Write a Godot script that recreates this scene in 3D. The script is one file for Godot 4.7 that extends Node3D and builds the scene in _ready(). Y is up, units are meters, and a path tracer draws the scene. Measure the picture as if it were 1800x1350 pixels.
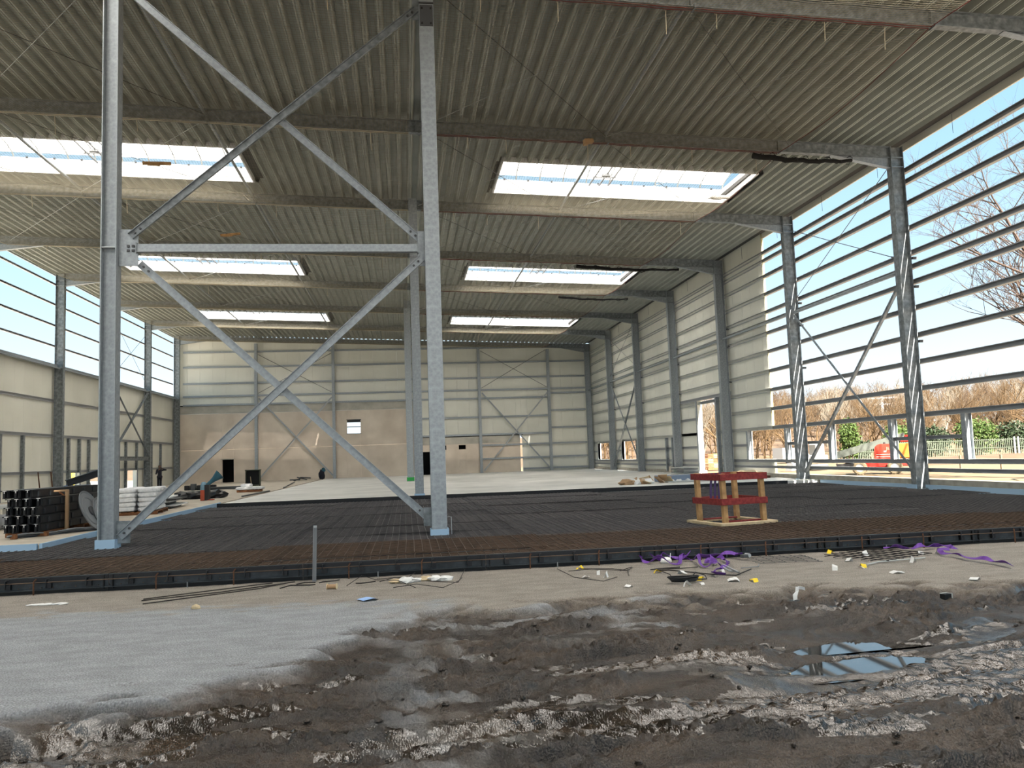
extends Node3D
# A steel hall under construction: x to the right, y up, -z into the hall, metres. The camera stands at x = 0, z = 0.

const BAY := 8.54
const XR := 17.92
const XL := -20.72
var counts := {}
var M := {}
var rng := RandomNumberGenerator.new()


func frame_z(i: int) -> float:
	return -26.63 - BAY * (i - 1)


func roof_y(x: float) -> float:
	return 12.57 + (17.92 - x) * 0.0357


# ---------------------------------------------------------------- mesh helper
class G:
	var v := PackedVector3Array()
	var n := PackedVector3Array()
	var c := PackedColorArray()
	var tint := Color.WHITE
	var tinted := false

	func tri(a: Vector3, b: Vector3, d: Vector3, out := Vector3.ZERO):
		var nn := (d - a).cross(b - a)
		if nn.length_squared() < 1e-16:
			return
		nn = nn.normalized()
		if out != Vector3.ZERO and nn.dot(out) < 0.0:
			var t := b
			b = d
			d = t
			nn = -nn
		v.append(a); v.append(b); v.append(d)
		n.append(nn); n.append(nn); n.append(nn)
		if tinted:
			c.append(tint); c.append(tint); c.append(tint)

	func tri_n(a: Vector3, b: Vector3, d: Vector3, na: Vector3, nb: Vector3, nd: Vector3):
		var nn := (d - a).cross(b - a)
		if nn.dot(na + nb + nd) < 0.0:
			v.append(a); v.append(d); v.append(b)
			n.append(na); n.append(nd); n.append(nb)
		else:
			v.append(a); v.append(b); v.append(d)
			n.append(na); n.append(nb); n.append(nd)
		if tinted:
			c.append(tint); c.append(tint); c.append(tint)

	func quad(a: Vector3, b: Vector3, d: Vector3, e: Vector3, out := Vector3.ZERO):
		tri(a, b, d, out)
		tri(a, d, e, out)

	func box(at: Vector3, size: Vector3, b := Basis.IDENTITY):
		var h := size * 0.5
		var p: Array[Vector3] = []
		for i in 8:
			p.append(at + b * Vector3(h.x * (1 if i & 1 else -1), h.y * (1 if i & 2 else -1), h.z * (1 if i & 4 else -1)))
		quad(p[1], p[3], p[7], p[5], b.x)
		quad(p[0], p[2], p[6], p[4], -b.x)
		quad(p[2], p[3], p[7], p[6], b.y)
		quad(p[0], p[1], p[5], p[4], -b.y)
		quad(p[4], p[5], p[7], p[6], b.z)
		quad(p[0], p[1], p[3], p[2], -b.z)

	# a box with its twelve edges chamfered
	func bbox(at: Vector3, size: Vector3, r := 0.01, b := Basis.IDENTITY):
		var h := size * 0.5
		var i := h - Vector3(r, r, r)
		var ax := [b.x, b.y, b.z]
		var hh := [h.x, h.y, h.z]
		var ii := [i.x, i.y, i.z]
		for k in 3:
			var k1 := (k + 1) % 3
			var k2 := (k + 2) % 3
			for s in [-1.0, 1.0]:
				var f: Array[Vector3] = []
				for q in [[-1, -1], [1, -1], [1, 1], [-1, 1]]:
					f.append(at + ax[k] * hh[k] * s + ax[k1] * ii[k1] * q[0] + ax[k2] * ii[k2] * q[1])
				quad(f[0], f[1], f[2], f[3], ax[k] * s)
			for s1 in [-1.0, 1.0]:
				for s2 in [-1.0, 1.0]:
					var e0: Vector3 = at + ax[k1] * hh[k1] * s1 + ax[k2] * ii[k2] * s2
					var e1: Vector3 = at + ax[k1] * ii[k1] * s1 + ax[k2] * hh[k2] * s2
					var l: Vector3 = ax[k] * ii[k]
					quad(e0 - l, e0 + l, e1 + l, e1 - l, ax[k1] * s1 + ax[k2] * s2)
		for s in 8:
			var sx := 1.0 if s & 1 else -1.0
			var sy := 1.0 if s & 2 else -1.0
			var sz := 1.0 if s & 4 else -1.0
			tri(at + b.x * h.x * sx + b.y * i.y * sy + b.z * i.z * sz, at + b.x * i.x * sx + b.y * h.y * sy + b.z * i.z * sz, at + b.x * i.x * sx + b.y * i.y * sy + b.z * h.z * sz, b.x * sx + b.y * sy + b.z * sz)

	# a flat outline (in the plane of u and w, about o) pushed along a vector
	func prism(outline: PackedVector2Array, o: Vector3, u: Vector3, w: Vector3, along: Vector3):
		var pts := outline
		var area := 0.0
		for i in pts.size():
			var q := pts[(i + 1) % pts.size()]
			area += pts[i].x * q.y - q.x * pts[i].y
		if area < 0.0:
			pts = outline.duplicate()
			pts.reverse()
		for i in pts.size():
			var a := pts[i]
			var b := pts[(i + 1) % pts.size()]
			var e := b - a
			quad(o + u * a.x + w * a.y, o + u * b.x + w * b.y, o + u * b.x + w * b.y + along, o + u * a.x + w * a.y + along, u * e.y - w * e.x)
		var ids := Geometry2D.triangulate_polygon(pts)
		for k in range(0, ids.size(), 3):
			var p0 := o + u * pts[ids[k]].x + w * pts[ids[k]].y
			var p1 := o + u * pts[ids[k + 1]].x + w * pts[ids[k + 1]].y
			var p2 := o + u * pts[ids[k + 2]].x + w * pts[ids[k + 2]].y
			tri(p0, p1, p2, -along)
			tri(p0 + along, p1 + along, p2 + along, along)

	# a profile between two points: "up" is where the profile's y axis points
	func bar(outline: PackedVector2Array, a: Vector3, b: Vector3, up := Vector3.UP):
		var d := (b - a).normalized()
		var u := up.cross(d).normalized()
		var w := d.cross(u).normalized()
		prism(outline, a, u, w, b - a)

	func tube(pts: PackedVector3Array, r: float, sides := 6, r_end := -1.0):
		var m := pts.size()
		var up := Vector3.UP
		var d0 := (pts[1] - pts[0]).normalized()
		if absf(d0.dot(up)) > 0.95:
			up = Vector3.RIGHT
		var prev: Array[Vector3] = []
		var prevn: Array[Vector3] = []
		for i in m:
			var d := (pts[mini(i + 1, m - 1)] - pts[maxi(i - 1, 0)]).normalized()
			var u := up.cross(d)
			if u.length_squared() < 1e-6:
				u = Vector3.RIGHT.cross(d)
			u = u.normalized()
			var w := d.cross(u).normalized()
			up = w
			var rr := r if r_end < 0.0 else lerpf(r, r_end, float(i) / (m - 1))
			var ring: Array[Vector3] = []
			var rn: Array[Vector3] = []
			for k in sides:
				var t := TAU * k / sides
				rn.append(u * cos(t) + w * sin(t))
				ring.append(pts[i] + rn[k] * rr)
			if i > 0:
				for k in sides:
					var j := (k + 1) % sides
					tri_n(prev[k], prev[j], ring[j], prevn[k], prevn[j], rn[j])
					tri_n(prev[k], ring[j], ring[k], prevn[k], rn[j], rn[k])
			else:
				for k in range(1, sides - 1):
					tri(ring[0], ring[k], ring[k + 1], -d)
			if i == m - 1:
				for k in range(1, sides - 1):
					tri(ring[0], ring[k], ring[k + 1], d)
			prev = ring
			prevn = rn

	# a profile of (radius, height) turned about the y axis of x
	func lathe(profile: PackedVector2Array, x: Transform3D, seg := 20):
		for i in profile.size() - 1:
			var p := profile[i]
			var q := profile[i + 1]
			var t := (q - p).normalized()
			for k in seg:
				var a0 := TAU * k / seg
				var a1 := TAU * (k + 1) / seg
				var e0 := Vector3(cos(a0), 0, sin(a0))
				var e1 := Vector3(cos(a1), 0, sin(a1))
				var n0 := x.basis * (e0 * t.y - Vector3.UP * t.x)
				var n1 := x.basis * (e1 * t.y - Vector3.UP * t.x)
				var A := x * (e0 * p.x + Vector3.UP * p.y)
				var B := x * (e1 * p.x + Vector3.UP * p.y)
				var C := x * (e1 * q.x + Vector3.UP * q.y)
				var D := x * (e0 * q.x + Vector3.UP * q.y)
				if p.x > 1e-5:
					tri_n(A, B, C, n0, n1, n1)
				if q.x > 1e-5:
					tri_n(A, C, D, n0, n1, n0)

	func ball(at: Vector3, r: Vector3, seg := 10, rough := 0.0, seed_ := 1):
		var nz := FastNoiseLite.new()
		nz.seed = seed_
		nz.frequency = 1.0
		var f := func(i: int, k: int) -> Vector3:
			var th := PI * i / (seg / 2)
			var ph := TAU * (k % seg) / seg
			var d := Vector3(sin(th) * cos(ph), cos(th), sin(th) * sin(ph))
			return at + d * r * (1.0 + rough * nz.get_noise_3dv(d * 1.7))
		for i in seg / 2:
			for k in seg:
				var a: Vector3 = f.call(i, k)
				var b: Vector3 = f.call(i, k + 1)
				var d: Vector3 = f.call(i + 1, k + 1)
				var e: Vector3 = f.call(i + 1, k)
				quad(a, b, d, e, (a + d) * 0.5 - at)

	# a thin strip (cloth, strap) of a width along points, lying across "side"
	func strip(pts: PackedVector3Array, side: PackedVector3Array, width: float, thick := 0.003):
		for i in pts.size() - 1:
			var a := pts[i] - side[i] * width * 0.5
			var b := pts[i] + side[i] * width * 0.5
			var d := pts[i + 1] + side[i + 1] * width * 0.5
			var e := pts[i + 1] - side[i + 1] * width * 0.5
			var up := (d - a).cross(b - a)
			if up.length_squared() < 1e-14:
				continue
			up = up.normalized()
			var o := up * thick
			quad(a + o, b + o, d + o, e + o, up)
			quad(a - o, b - o, d - o, e - o, -up)
			quad(a + o, a - o, e - o, e + o)
			quad(b + o, b - o, d - o, d + o)

	func mesh(m: Material = null) -> ArrayMesh:
		var am := ArrayMesh.new()
		if v.is_empty():
			return am
		var arr := []
		arr.resize(Mesh.ARRAY_MAX)
		arr[Mesh.ARRAY_VERTEX] = v
		arr[Mesh.ARRAY_NORMAL] = n
		if tinted:
			arr[Mesh.ARRAY_COLOR] = c
		am.add_surface_from_arrays(Mesh.PRIMITIVE_TRIANGLES, arr)
		if m:
			am.surface_set_material(0, m)
		return am


# ---------------------------------------------------------------- naming helper
func numbered(parent: Node, called: String) -> String:
	var key := "%d/%s" % [parent.get_instance_id(), called]
	var k: int = counts.get(key, 0)
	counts[key] = k + 1
	return called if k == 0 else "%s_%03d" % [called, k]


func tag(o: Node, label: String, category: String, group := "") -> Node:
	o.set_meta("label", label)
	o.set_meta("category", category)
	if group != "":
		o.set_meta("group", group)
	return o


func thing(called: String, label: String, category: String, at := Vector3.ZERO, turn := 0.0, group := "") -> Node3D:
	var o := Node3D.new()
	o.name = numbered(self, called)
	add_child(o, true)
	o.position = at
	o.rotation.y = turn
	tag(o, label, category, group)
	return o


func part(called: String, shape, m: Material, parent: Node = self, label := "") -> MeshInstance3D:
	var o := MeshInstance3D.new()
	o.name = numbered(parent, called)
	o.mesh = shape.mesh(m) if shape is G else shape
	if not (shape is G) and m:
		o.material_override = m
	parent.add_child(o, true)
	if label != "":
		o.set_meta("label", label)
	return o


func single(called: String, shape, m: Material, label: String, category: String, group := "", at := Vector3.ZERO) -> MeshInstance3D:
	var o := part(called, shape, m, self)
	o.position = at
	tag(o, label, category, group)
	return o


func stuff(o: Node) -> Node:
	o.set_meta("kind", "stuff")
	return o


func setting(called: String, label := "") -> Node3D:
	var o := Node3D.new()
	o.name = called
	add_child(o, true)
	o.set_meta("kind", "structure")
	if label != "":
		o.set_meta("label", label)
	return o


func clone(o: Node3D, called: String, label: String, group: String, at: Vector3, turn := 0.0) -> Node3D:
	var d: Node3D = o.duplicate()
	d.name = numbered(self, called)
	add_child(d, true)
	d.position = at
	d.rotation.y = turn
	d.set_meta("label", label)
	if group != "":
		d.set_meta("group", group)
	return d


# ---------------------------------------------------------------- materials
func noise_tex(freq: float, octaves: int, lo: Color, hi: Color, type := FastNoiseLite.TYPE_SIMPLEX_SMOOTH, size := 512, seed_ := 3, mid = null) -> NoiseTexture2D:
	var f := FastNoiseLite.new()
	f.noise_type = type
	f.frequency = freq
	f.fractal_octaves = octaves
	f.seed = seed_
	var t := NoiseTexture2D.new()
	t.width = size
	t.height = size
	t.seamless = true
	t.noise = f
	var g := Gradient.new()
	g.set_color(0, lo)
	g.set_color(1, hi)
	if mid != null:
		g.add_point(0.5, mid)
	t.color_ramp = g
	return t


func normal_tex(freq: float, octaves: int, strength: float, size := 512, seed_ := 5) -> NoiseTexture2D:
	var f := FastNoiseLite.new()
	f.noise_type = FastNoiseLite.TYPE_SIMPLEX_SMOOTH
	f.frequency = freq
	f.fractal_octaves = octaves
	f.seed = seed_
	var t := NoiseTexture2D.new()
	t.width = size
	t.height = size
	t.seamless = true
	t.as_normal_map = true
	t.bump_strength = strength
	t.noise = f
	return t


func mat(col: Color, rough := 0.8, metal := 0.0) -> StandardMaterial3D:
	var m := StandardMaterial3D.new()
	m.albedo_color = col
	m.roughness = rough
	m.metallic = metal
	return m


func tri_mat(tex: Texture2D, scale: float, rough := 0.8, metal := 0.0, nrm: Texture2D = null, nscale := 1.0, col := Color.WHITE) -> StandardMaterial3D:
	var m := mat(col, rough, metal)
	m.albedo_texture = tex
	m.uv1_triplanar = true
	m.uv1_world_triplanar = true
	m.uv1_scale = Vector3.ONE * scale
	if nrm:
		m.normal_enabled = true
		m.normal_texture = nrm
		m.normal_scale = nscale
	return m


func make_materials():
	var zinc := noise_tex(0.02, 3, Color(0.53, 0.56, 0.58), Color(0.65, 0.68, 0.70), FastNoiseLite.TYPE_CELLULAR, 512, 7)
	M.zinc = tri_mat(zinc, 1.1, 0.46, 0.25)
	var zincd := noise_tex(0.015, 4, Color(0.36, 0.385, 0.40), Color(0.60, 0.63, 0.645), FastNoiseLite.TYPE_SIMPLEX_SMOOTH, 512, 9)
	M.zinc_old = tri_mat(zincd, 0.6, 0.5, 0.25)
	M.rail = mat(Color(0.66, 0.67, 0.68), 0.5, 0.1)
	M.zinc_bright = mat(Color(0.70, 0.72, 0.73), 0.45, 0.3)
	M.deck = tri_mat(noise_tex(0.006, 3, Color(0.62, 0.635, 0.61), Color(0.70, 0.715, 0.69), FastNoiseLite.TYPE_SIMPLEX_SMOOTH, 512, 11), 0.2, 0.55, 0.15)
	M.roofing = mat(Color(0.3, 0.3, 0.3), 0.9)
	M.panel = tri_mat(noise_tex(0.004, 2, Color(0.86, 0.86, 0.815), Color(0.90, 0.90, 0.855), FastNoiseLite.TYPE_SIMPLEX_SMOOTH, 256, 13), 0.3, 0.42)
	M.foam = mat(Color(0.72, 0.69, 0.50), 0.9)
	M.concrete = tri_mat(noise_tex(0.006, 5, Color(0.75, 0.70, 0.64), Color(0.86, 0.815, 0.755), FastNoiseLite.TYPE_SIMPLEX_SMOOTH, 512, 15), 0.12, 0.92)
	M.concrete_grey = tri_mat(noise_tex(0.008, 4, Color(0.62, 0.61, 0.57), Color(0.74, 0.725, 0.68), FastNoiseLite.TYPE_SIMPLEX_SMOOTH, 512, 17), 0.15, 0.92)
	M.kerb = tri_mat(noise_tex(0.01, 4, Color(0.55, 0.54, 0.50), Color(0.66, 0.65, 0.61), FastNoiseLite.TYPE_SIMPLEX_SMOOTH, 512, 19), 0.4, 0.92)
	M.blue_foam = mat(Color(0.62, 0.74, 0.84), 0.75)
	M.rust = tri_mat(noise_tex(0.03, 4, Color(0.23, 0.14, 0.09), Color(0.46, 0.31, 0.20), FastNoiseLite.TYPE_SIMPLEX_SMOOTH, 256, 21), 2.0, 0.85, 0.1)
	M.rebar = tri_mat(noise_tex(0.02, 4, Color(0.23, 0.23, 0.245), Color(0.40, 0.39, 0.39), FastNoiseLite.TYPE_SIMPLEX_SMOOTH, 256, 23), 0.7, 0.6, 0.35)
	M.rebar_brown = tri_mat(noise_tex(0.02, 4, Color(0.245, 0.20, 0.165), Color(0.42, 0.34, 0.28), FastNoiseLite.TYPE_SIMPLEX_SMOOTH, 256, 24), 0.7, 0.75, 0.2)
	M.foil = tri_mat(noise_tex(0.01, 4, Color(0.045, 0.045, 0.055), Color(0.10, 0.095, 0.10), FastNoiseLite.TYPE_SIMPLEX_SMOOTH, 256, 25), 0.5, 0.5)
	M.form = tri_mat(noise_tex(0.02, 4, Color(0.15, 0.17, 0.185), Color(0.25, 0.275, 0.295), FastNoiseLite.TYPE_SIMPLEX_SMOOTH, 256, 26), 1.0, 0.5, 0.3)
	M.form_black = mat(Color(0.10, 0.105, 0.12), 0.5, 0.2)
	M.black = mat(Color(0.07, 0.07, 0.075), 0.6)
	M.black_film = mat(Color(0.06, 0.06, 0.07), 0.3)
	M.wood = tri_mat(noise_tex(0.012, 4, Color(0.58, 0.44, 0.28), Color(0.78, 0.63, 0.44), FastNoiseLite.TYPE_SIMPLEX_SMOOTH, 256, 27), 1.3, 0.8)
	M.wood_pale = tri_mat(noise_tex(0.012, 4, Color(0.74, 0.66, 0.52), Color(0.86, 0.79, 0.66), FastNoiseLite.TYPE_SIMPLEX_SMOOTH, 256, 28), 1.3, 0.8)
	M.wood_brown = tri_mat(noise_tex(0.02, 4, Color(0.36, 0.22, 0.12), Color(0.56, 0.37, 0.22), FastNoiseLite.TYPE_SIMPLEX_SMOOTH, 256, 29), 1.3, 0.85)
	M.wood_red = tri_mat(noise_tex(0.02, 5, Color(0.42, 0.10, 0.10), Color(0.62, 0.24, 0.22), FastNoiseLite.TYPE_SIMPLEX_SMOOTH, 512, 30), 1.1, 0.7)
	M.white = mat(Color(0.88, 0.88, 0.87), 0.6)
	M.bag = tri_mat(noise_tex(0.02, 3, Color(0.78, 0.79, 0.80), Color(0.92, 0.92, 0.92), FastNoiseLite.TYPE_SIMPLEX_SMOOTH, 256, 31), 1.2, 0.38)
	M.purple = mat(Color(0.38, 0.20, 0.56), 0.6)
	M.purple_dark = mat(Color(0.24, 0.17, 0.36), 0.7)
	M.yellow = mat(Color(0.93, 0.81, 0.12), 0.6)
	M.green = mat(Color(0.16, 0.62, 0.28), 0.6)
	M.blue = mat(Color(0.20, 0.42, 0.66), 0.5)
	M.blue_sheet = mat(Color(0.60, 0.74, 0.93), 0.5)
	M.teal = mat(Color(0.13, 0.33, 0.40), 0.5)
	M.teal_light = mat(Color(0.42, 0.55, 0.62), 0.5)
	M.orange = mat(Color(0.62, 0.25, 0.13), 0.55)
	M.red = mat(Color(0.66, 0.12, 0.07), 0.5)
	M.red_light = mat(Color(0.66, 0.17, 0.10), 0.5)
	M.tyre = mat(Color(0.40, 0.36, 0.28), 0.9)
	M.grey = mat(Color(0.50, 0.51, 0.52), 0.6)
	M.grey_light = mat(Color(0.70, 0.71, 0.70), 0.6)
	M.grey_dark = mat(Color(0.27, 0.28, 0.29), 0.6)
	M.card = mat(Color(0.66, 0.54, 0.41), 0.9)
	M.cord = mat(Color(0.80, 0.76, 0.66), 0.9)
	M.net = mat(Color(0.60, 0.57, 0.49), 0.9)
	M.net_black = mat(Color(0.05, 0.05, 0.055), 0.9)
	M.wire = mat(Color(0.17, 0.15, 0.14), 0.6, 0.3)
	M.red_rope = mat(Color(0.42, 0.14, 0.11), 0.8)
	M.skin = mat(Color(0.36, 0.25, 0.20), 0.6)
	M.cloth_dark = mat(Color(0.085, 0.09, 0.12), 0.9)
	M.cloth_navy = mat(Color(0.075, 0.085, 0.14), 0.9)
	M.hair = mat(Color(0.04, 0.035, 0.03), 0.7)
	M.slab = tri_mat(noise_tex(0.006, 5, Color(0.76, 0.76, 0.74), Color(0.90, 0.895, 0.875), FastNoiseLite.TYPE_SIMPLEX_SMOOTH, 512, 33), 0.1, 0.55)
	M.sand = tri_mat(noise_tex(0.012, 5, Color(0.66, 0.62, 0.56), Color(0.81, 0.77, 0.71), FastNoiseLite.TYPE_SIMPLEX_SMOOTH, 512, 34), 0.15, 0.95)
	M.glass = mat(Color(0.90, 0.94, 1.0, 0.10), 0.05)
	M.glass.transparency = BaseMaterial3D.TRANSPARENCY_ALPHA
	M.opal = mat(Color(0.80, 0.85, 0.96, 0.985), 0.4)
	M.opal.transparency = BaseMaterial3D.TRANSPARENCY_ALPHA
	M.opal.backlight_enabled = true
	M.opal.backlight = Color(1.5, 1.5, 1.5)
	M.upstand = mat(Color(0.90, 0.905, 0.91), 0.5)
	M.fence = mat(Color(0.30, 0.335, 0.28), 0.7)
	M.fence_sign = mat(Color(0.25, 0.27, 0.36), 0.6)
	M.red_pale = mat(Color(0.95, 0.55, 0.45), 0.5)
	M.sun_yellow = mat(Color(0.70, 0.40, 0.12), 0.5)
	M.boom_grey = mat(Color(0.30, 0.325, 0.30), 0.8)
	M.van_white = mat(Color(0.5, 0.5, 0.5), 0.6)
	M.olive = mat(Color(0.22, 0.24, 0.19), 0.7)
	M.blue_foam_dark = mat(Color(0.48, 0.54, 0.62), 0.7)
	M.car_paint = mat(Color(0.45, 0.48, 0.5), 0.3, 0.3)
	M.car_glass = mat(Color(0.10, 0.12, 0.14), 0.1)


# ---------------------------------------------------------------- profiles
func i_outline(h: float, b: float, tf := 0.022, tw := 0.014) -> PackedVector2Array:
	var x := b * 0.5
	var y := h * 0.5
	var w := tw * 0.5
	return PackedVector2Array([Vector2(-x, -y), Vector2(x, -y), Vector2(x, -y + tf), Vector2(w, -y + tf), Vector2(w, y - tf), Vector2(x, y - tf), Vector2(x, y), Vector2(-x, y), Vector2(-x, y - tf), Vector2(-w, y - tf), Vector2(-w, -y + tf), Vector2(-x, -y + tf)])


func l_outline(a: float, t := 0.012) -> PackedVector2Array:
	return PackedVector2Array([Vector2(0, 0), Vector2(a, 0), Vector2(a, t), Vector2(t, t), Vector2(t, a), Vector2(0, a)])


func rect_outline(w: float, h: float) -> PackedVector2Array:
	return PackedVector2Array([Vector2(-w, -h) * 0.5, Vector2(w, -h) * 0.5, Vector2(w, h) * 0.5, Vector2(-w, h) * 0.5])


# C rail: web on the side of +x, lips on the side of -x
func c_outline(h: float, b: float, t := 0.006, lip := 0.025) -> PackedVector2Array:
	var y := h * 0.5
	return PackedVector2Array([Vector2(b, -y), Vector2(b, y), Vector2(0, y), Vector2(0, y - lip), Vector2(t, y - lip), Vector2(t, y - t), Vector2(b - t, y - t), Vector2(b - t, -y + t), Vector2(t, -y + t), Vector2(t, -y + lip), Vector2(0, -y + lip), Vector2(0, -y)])


const ORD := ["first", "second", "third", "fourth", "fifth", "sixth", "seventh", "eighth", "ninth", "tenth", "eleventh", "twelfth", "thirteenth", "fourteenth"]


func _ready():
	rng.seed = 20240311
	# ------------------------------------------------------------ camera, sky, sun, exposure
	var cam := Camera3D.new()
	cam.name = "camera"
	cam.position = Vector3(0, 1.7, 0)
	cam.rotation = Vector3(0.0893, -0.1345, -0.0349)
	cam.fov = rad_to_deg(2.0 * atan(675.0 / 1409.0))
	cam.near = 0.1
	cam.far = 900.0
	add_child(cam, true)
	cam.current = true
	var we := WorldEnvironment.new()
	we.name = "world_environment"
	var env := Environment.new()
	env.background_mode = Environment.BG_SKY
	var sm := ProceduralSkyMaterial.new()
	sm.sky_top_color = Color(0.42, 0.575, 0.67)
	sm.sky_horizon_color = Color(0.76, 0.80, 0.82)
	sm.sky_curve = 0.12
	sm.sky_energy_multiplier = 1.0
	sm.ground_bottom_color = Color(0.42, 0.38, 0.32)
	sm.ground_horizon_color = Color(0.62, 0.58, 0.52)
	sm.sun_angle_max = 40.0
	sm.sun_curve = 0.12
	var sky := Sky.new()
	sky.sky_material = sm
	env.sky = sky
	env.background_energy_multiplier = SKY
	env.tonemap_mode = Environment.TONE_MAPPER_LINEAR
	env.tonemap_exposure = EXPOSURE
	env.sdfgi_enabled = true
	env.ssao_enabled = true
	env.ssil_enabled = true
	we.environment = env
	add_child(we, true)
	var sun := DirectionalLight3D.new()
	sun.name = "sun"
	sun.basis = Basis.looking_at(Vector3(-0.142, -0.64, -0.755).normalized())
	sun.light_color = Color(1.0, 0.955, 0.90)
	sun.light_energy = SUN
	sun.light_angular_distance = 0.6
	sun.shadow_enabled = true
	sun.sky_mode = DirectionalLight3D.SKY_MODE_LIGHT_ONLY
	add_child(sun, true)

	make_materials()
	build_ground()
	build_slab_and_rebar()
	build_roof()
	build_frames()
	build_wall_right()
	build_wall_left()
	build_wall_back()
	build_front_brace()
	build_nets()
	build_formwork()
	build_outside()
	build_cage()
	build_left_store()
	build_back_floor_things()
	build_person()
	build_litter()


const SKY := 1.0
const SUN := 5.5
const EXPOSURE := 2.6


# ---------------------------------------------------------------- ground
var n1 := FastNoiseLite.new()
var n2 := FastNoiseLite.new()
var n3 := FastNoiseLite.new()
const EDGE := [[-30.0, -6.3], [-3.0, -6.45], [-1.8, -6.6], [-1.0, -7.4], [-0.47, -8.5], [0.13, -9.25], [2.0, -9.35], [4.0, -9.45], [7.3, -9.0], [30.0, -8.6]]
# x, z, half width, half depth, depth
const POOLS := [[4.0, -7.22, 0.50, 0.17, 0.07], [3.85, -6.66, 0.60, 0.20, 0.07], [-2.75, -5.85, 0.35, 0.10, 0.05], [3.3, -8.35, 0.40, 0.09, 0.05]]


func mud_edge(x: float) -> float:
	for i in range(1, EDGE.size()):
		if x < EDGE[i][0]:
			var a = EDGE[i - 1]
			var b = EDGE[i]
			return lerpf(a[1], b[1], clampf((x - a[0]) / (b[0] - a[0]), 0, 1))
	return -8.6


func mud_share(x: float, z: float) -> float:
	return smoothstep(-0.15, 0.45, z - mud_edge(x) + n1.get_noise_2d(x * 1.1, z * 2.2) * 0.75)


func rut_q(x: float, z: float) -> float:
	return z + 0.075 * x + n1.get_noise_2d(x * 0.22 + 40.0, z * 0.5) * 0.45


func ground_h(x: float, z: float) -> float:
	var m := mud_share(x, z)
	var h := n3.get_noise_2d(x * 5.0, z * 5.0) * 0.004 + n1.get_noise_2d(x * 0.5, z * 0.5) * 0.012
	if m > 0.0:
		var q := rut_q(x, z)
		# ruts: long ridges and troughs along the hall front, broken up where wheels churned the mud
		var ridge := 1.0 - absf(n1.get_noise_2d(x * 0.16 + 3.0, q * 1.15)) * 2.2
		var track := 1.0 - absf(n2.get_noise_2d(x * 0.3 + 31.0, q * 2.6)) * 2.0
		var churn := smoothstep(-0.22, 0.22, n1.get_noise_2d(x * 0.3 + 9.0, q * 1.1))
		var lump := n2.get_noise_2d(x * 2.2, q * 5.5)
		var clod := absf(n3.get_noise_2d(x * 5.0 + lump * 0.7, q * 10.0))
		var fine := n3.get_noise_2d(x * 12.0, q * 21.0)
		churn *= 1.0 - 0.5 * smoothstep(0.05, 0.5, wet_share(x, z))
		var mh := -0.175 + ridge * 0.085 + track * 0.045 * (0.3 + churn) + (lump * 0.055 + clod * 0.075 + fine * 0.016) * (0.12 + 0.88 * churn)
		# tread marks pressed by tyres
		mh += 0.012 * sin((x * 5.2 + absf(fposmod(q, 0.9) - 0.45) * 9.0) * TAU) * smoothstep(0.55, 0.8, track) * (1.0 - churn)
		for p in POOLS:
			var dx: float = (x - p[0]) / p[2]
			var dz: float = (z + (x - p[0]) * 0.08 - p[1]) / p[3]
			var g := exp(-(dx * dx + dz * dz) * 0.55)
			mh = lerpf(mh, -0.235 + n3.get_noise_2d(x * 5.0, z * 12.0) * 0.025, minf(g * 1.7, 1.0))
		h = lerpf(h, mh, m)
	return h


func wet_share(x: float, z: float) -> float:
	var q := rut_q(x, z)
	var w := n2.get_noise_2d(x * 0.5 + 70.0, q * 2.2) * 0.9 - 0.12
	w += 1.25 * exp(-(pow((x - 4.6) / 2.7, 2) + pow((q + 6.0) / 0.7, 2)))
	w += 0.9 * exp(-(pow((x - 3.6) / 2.4, 2) + pow((q + 5.1) / 0.35, 2)))
	w += 0.85 * exp(-(pow((x + 2.3) / 1.3, 2) + pow((q + 5.95) / 0.55, 2)))
	w += 0.35 * exp(-(pow((x - 0.3) / 1.6, 2) + pow((q + 5.6) / 0.5, 2)))
	return w


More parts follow.
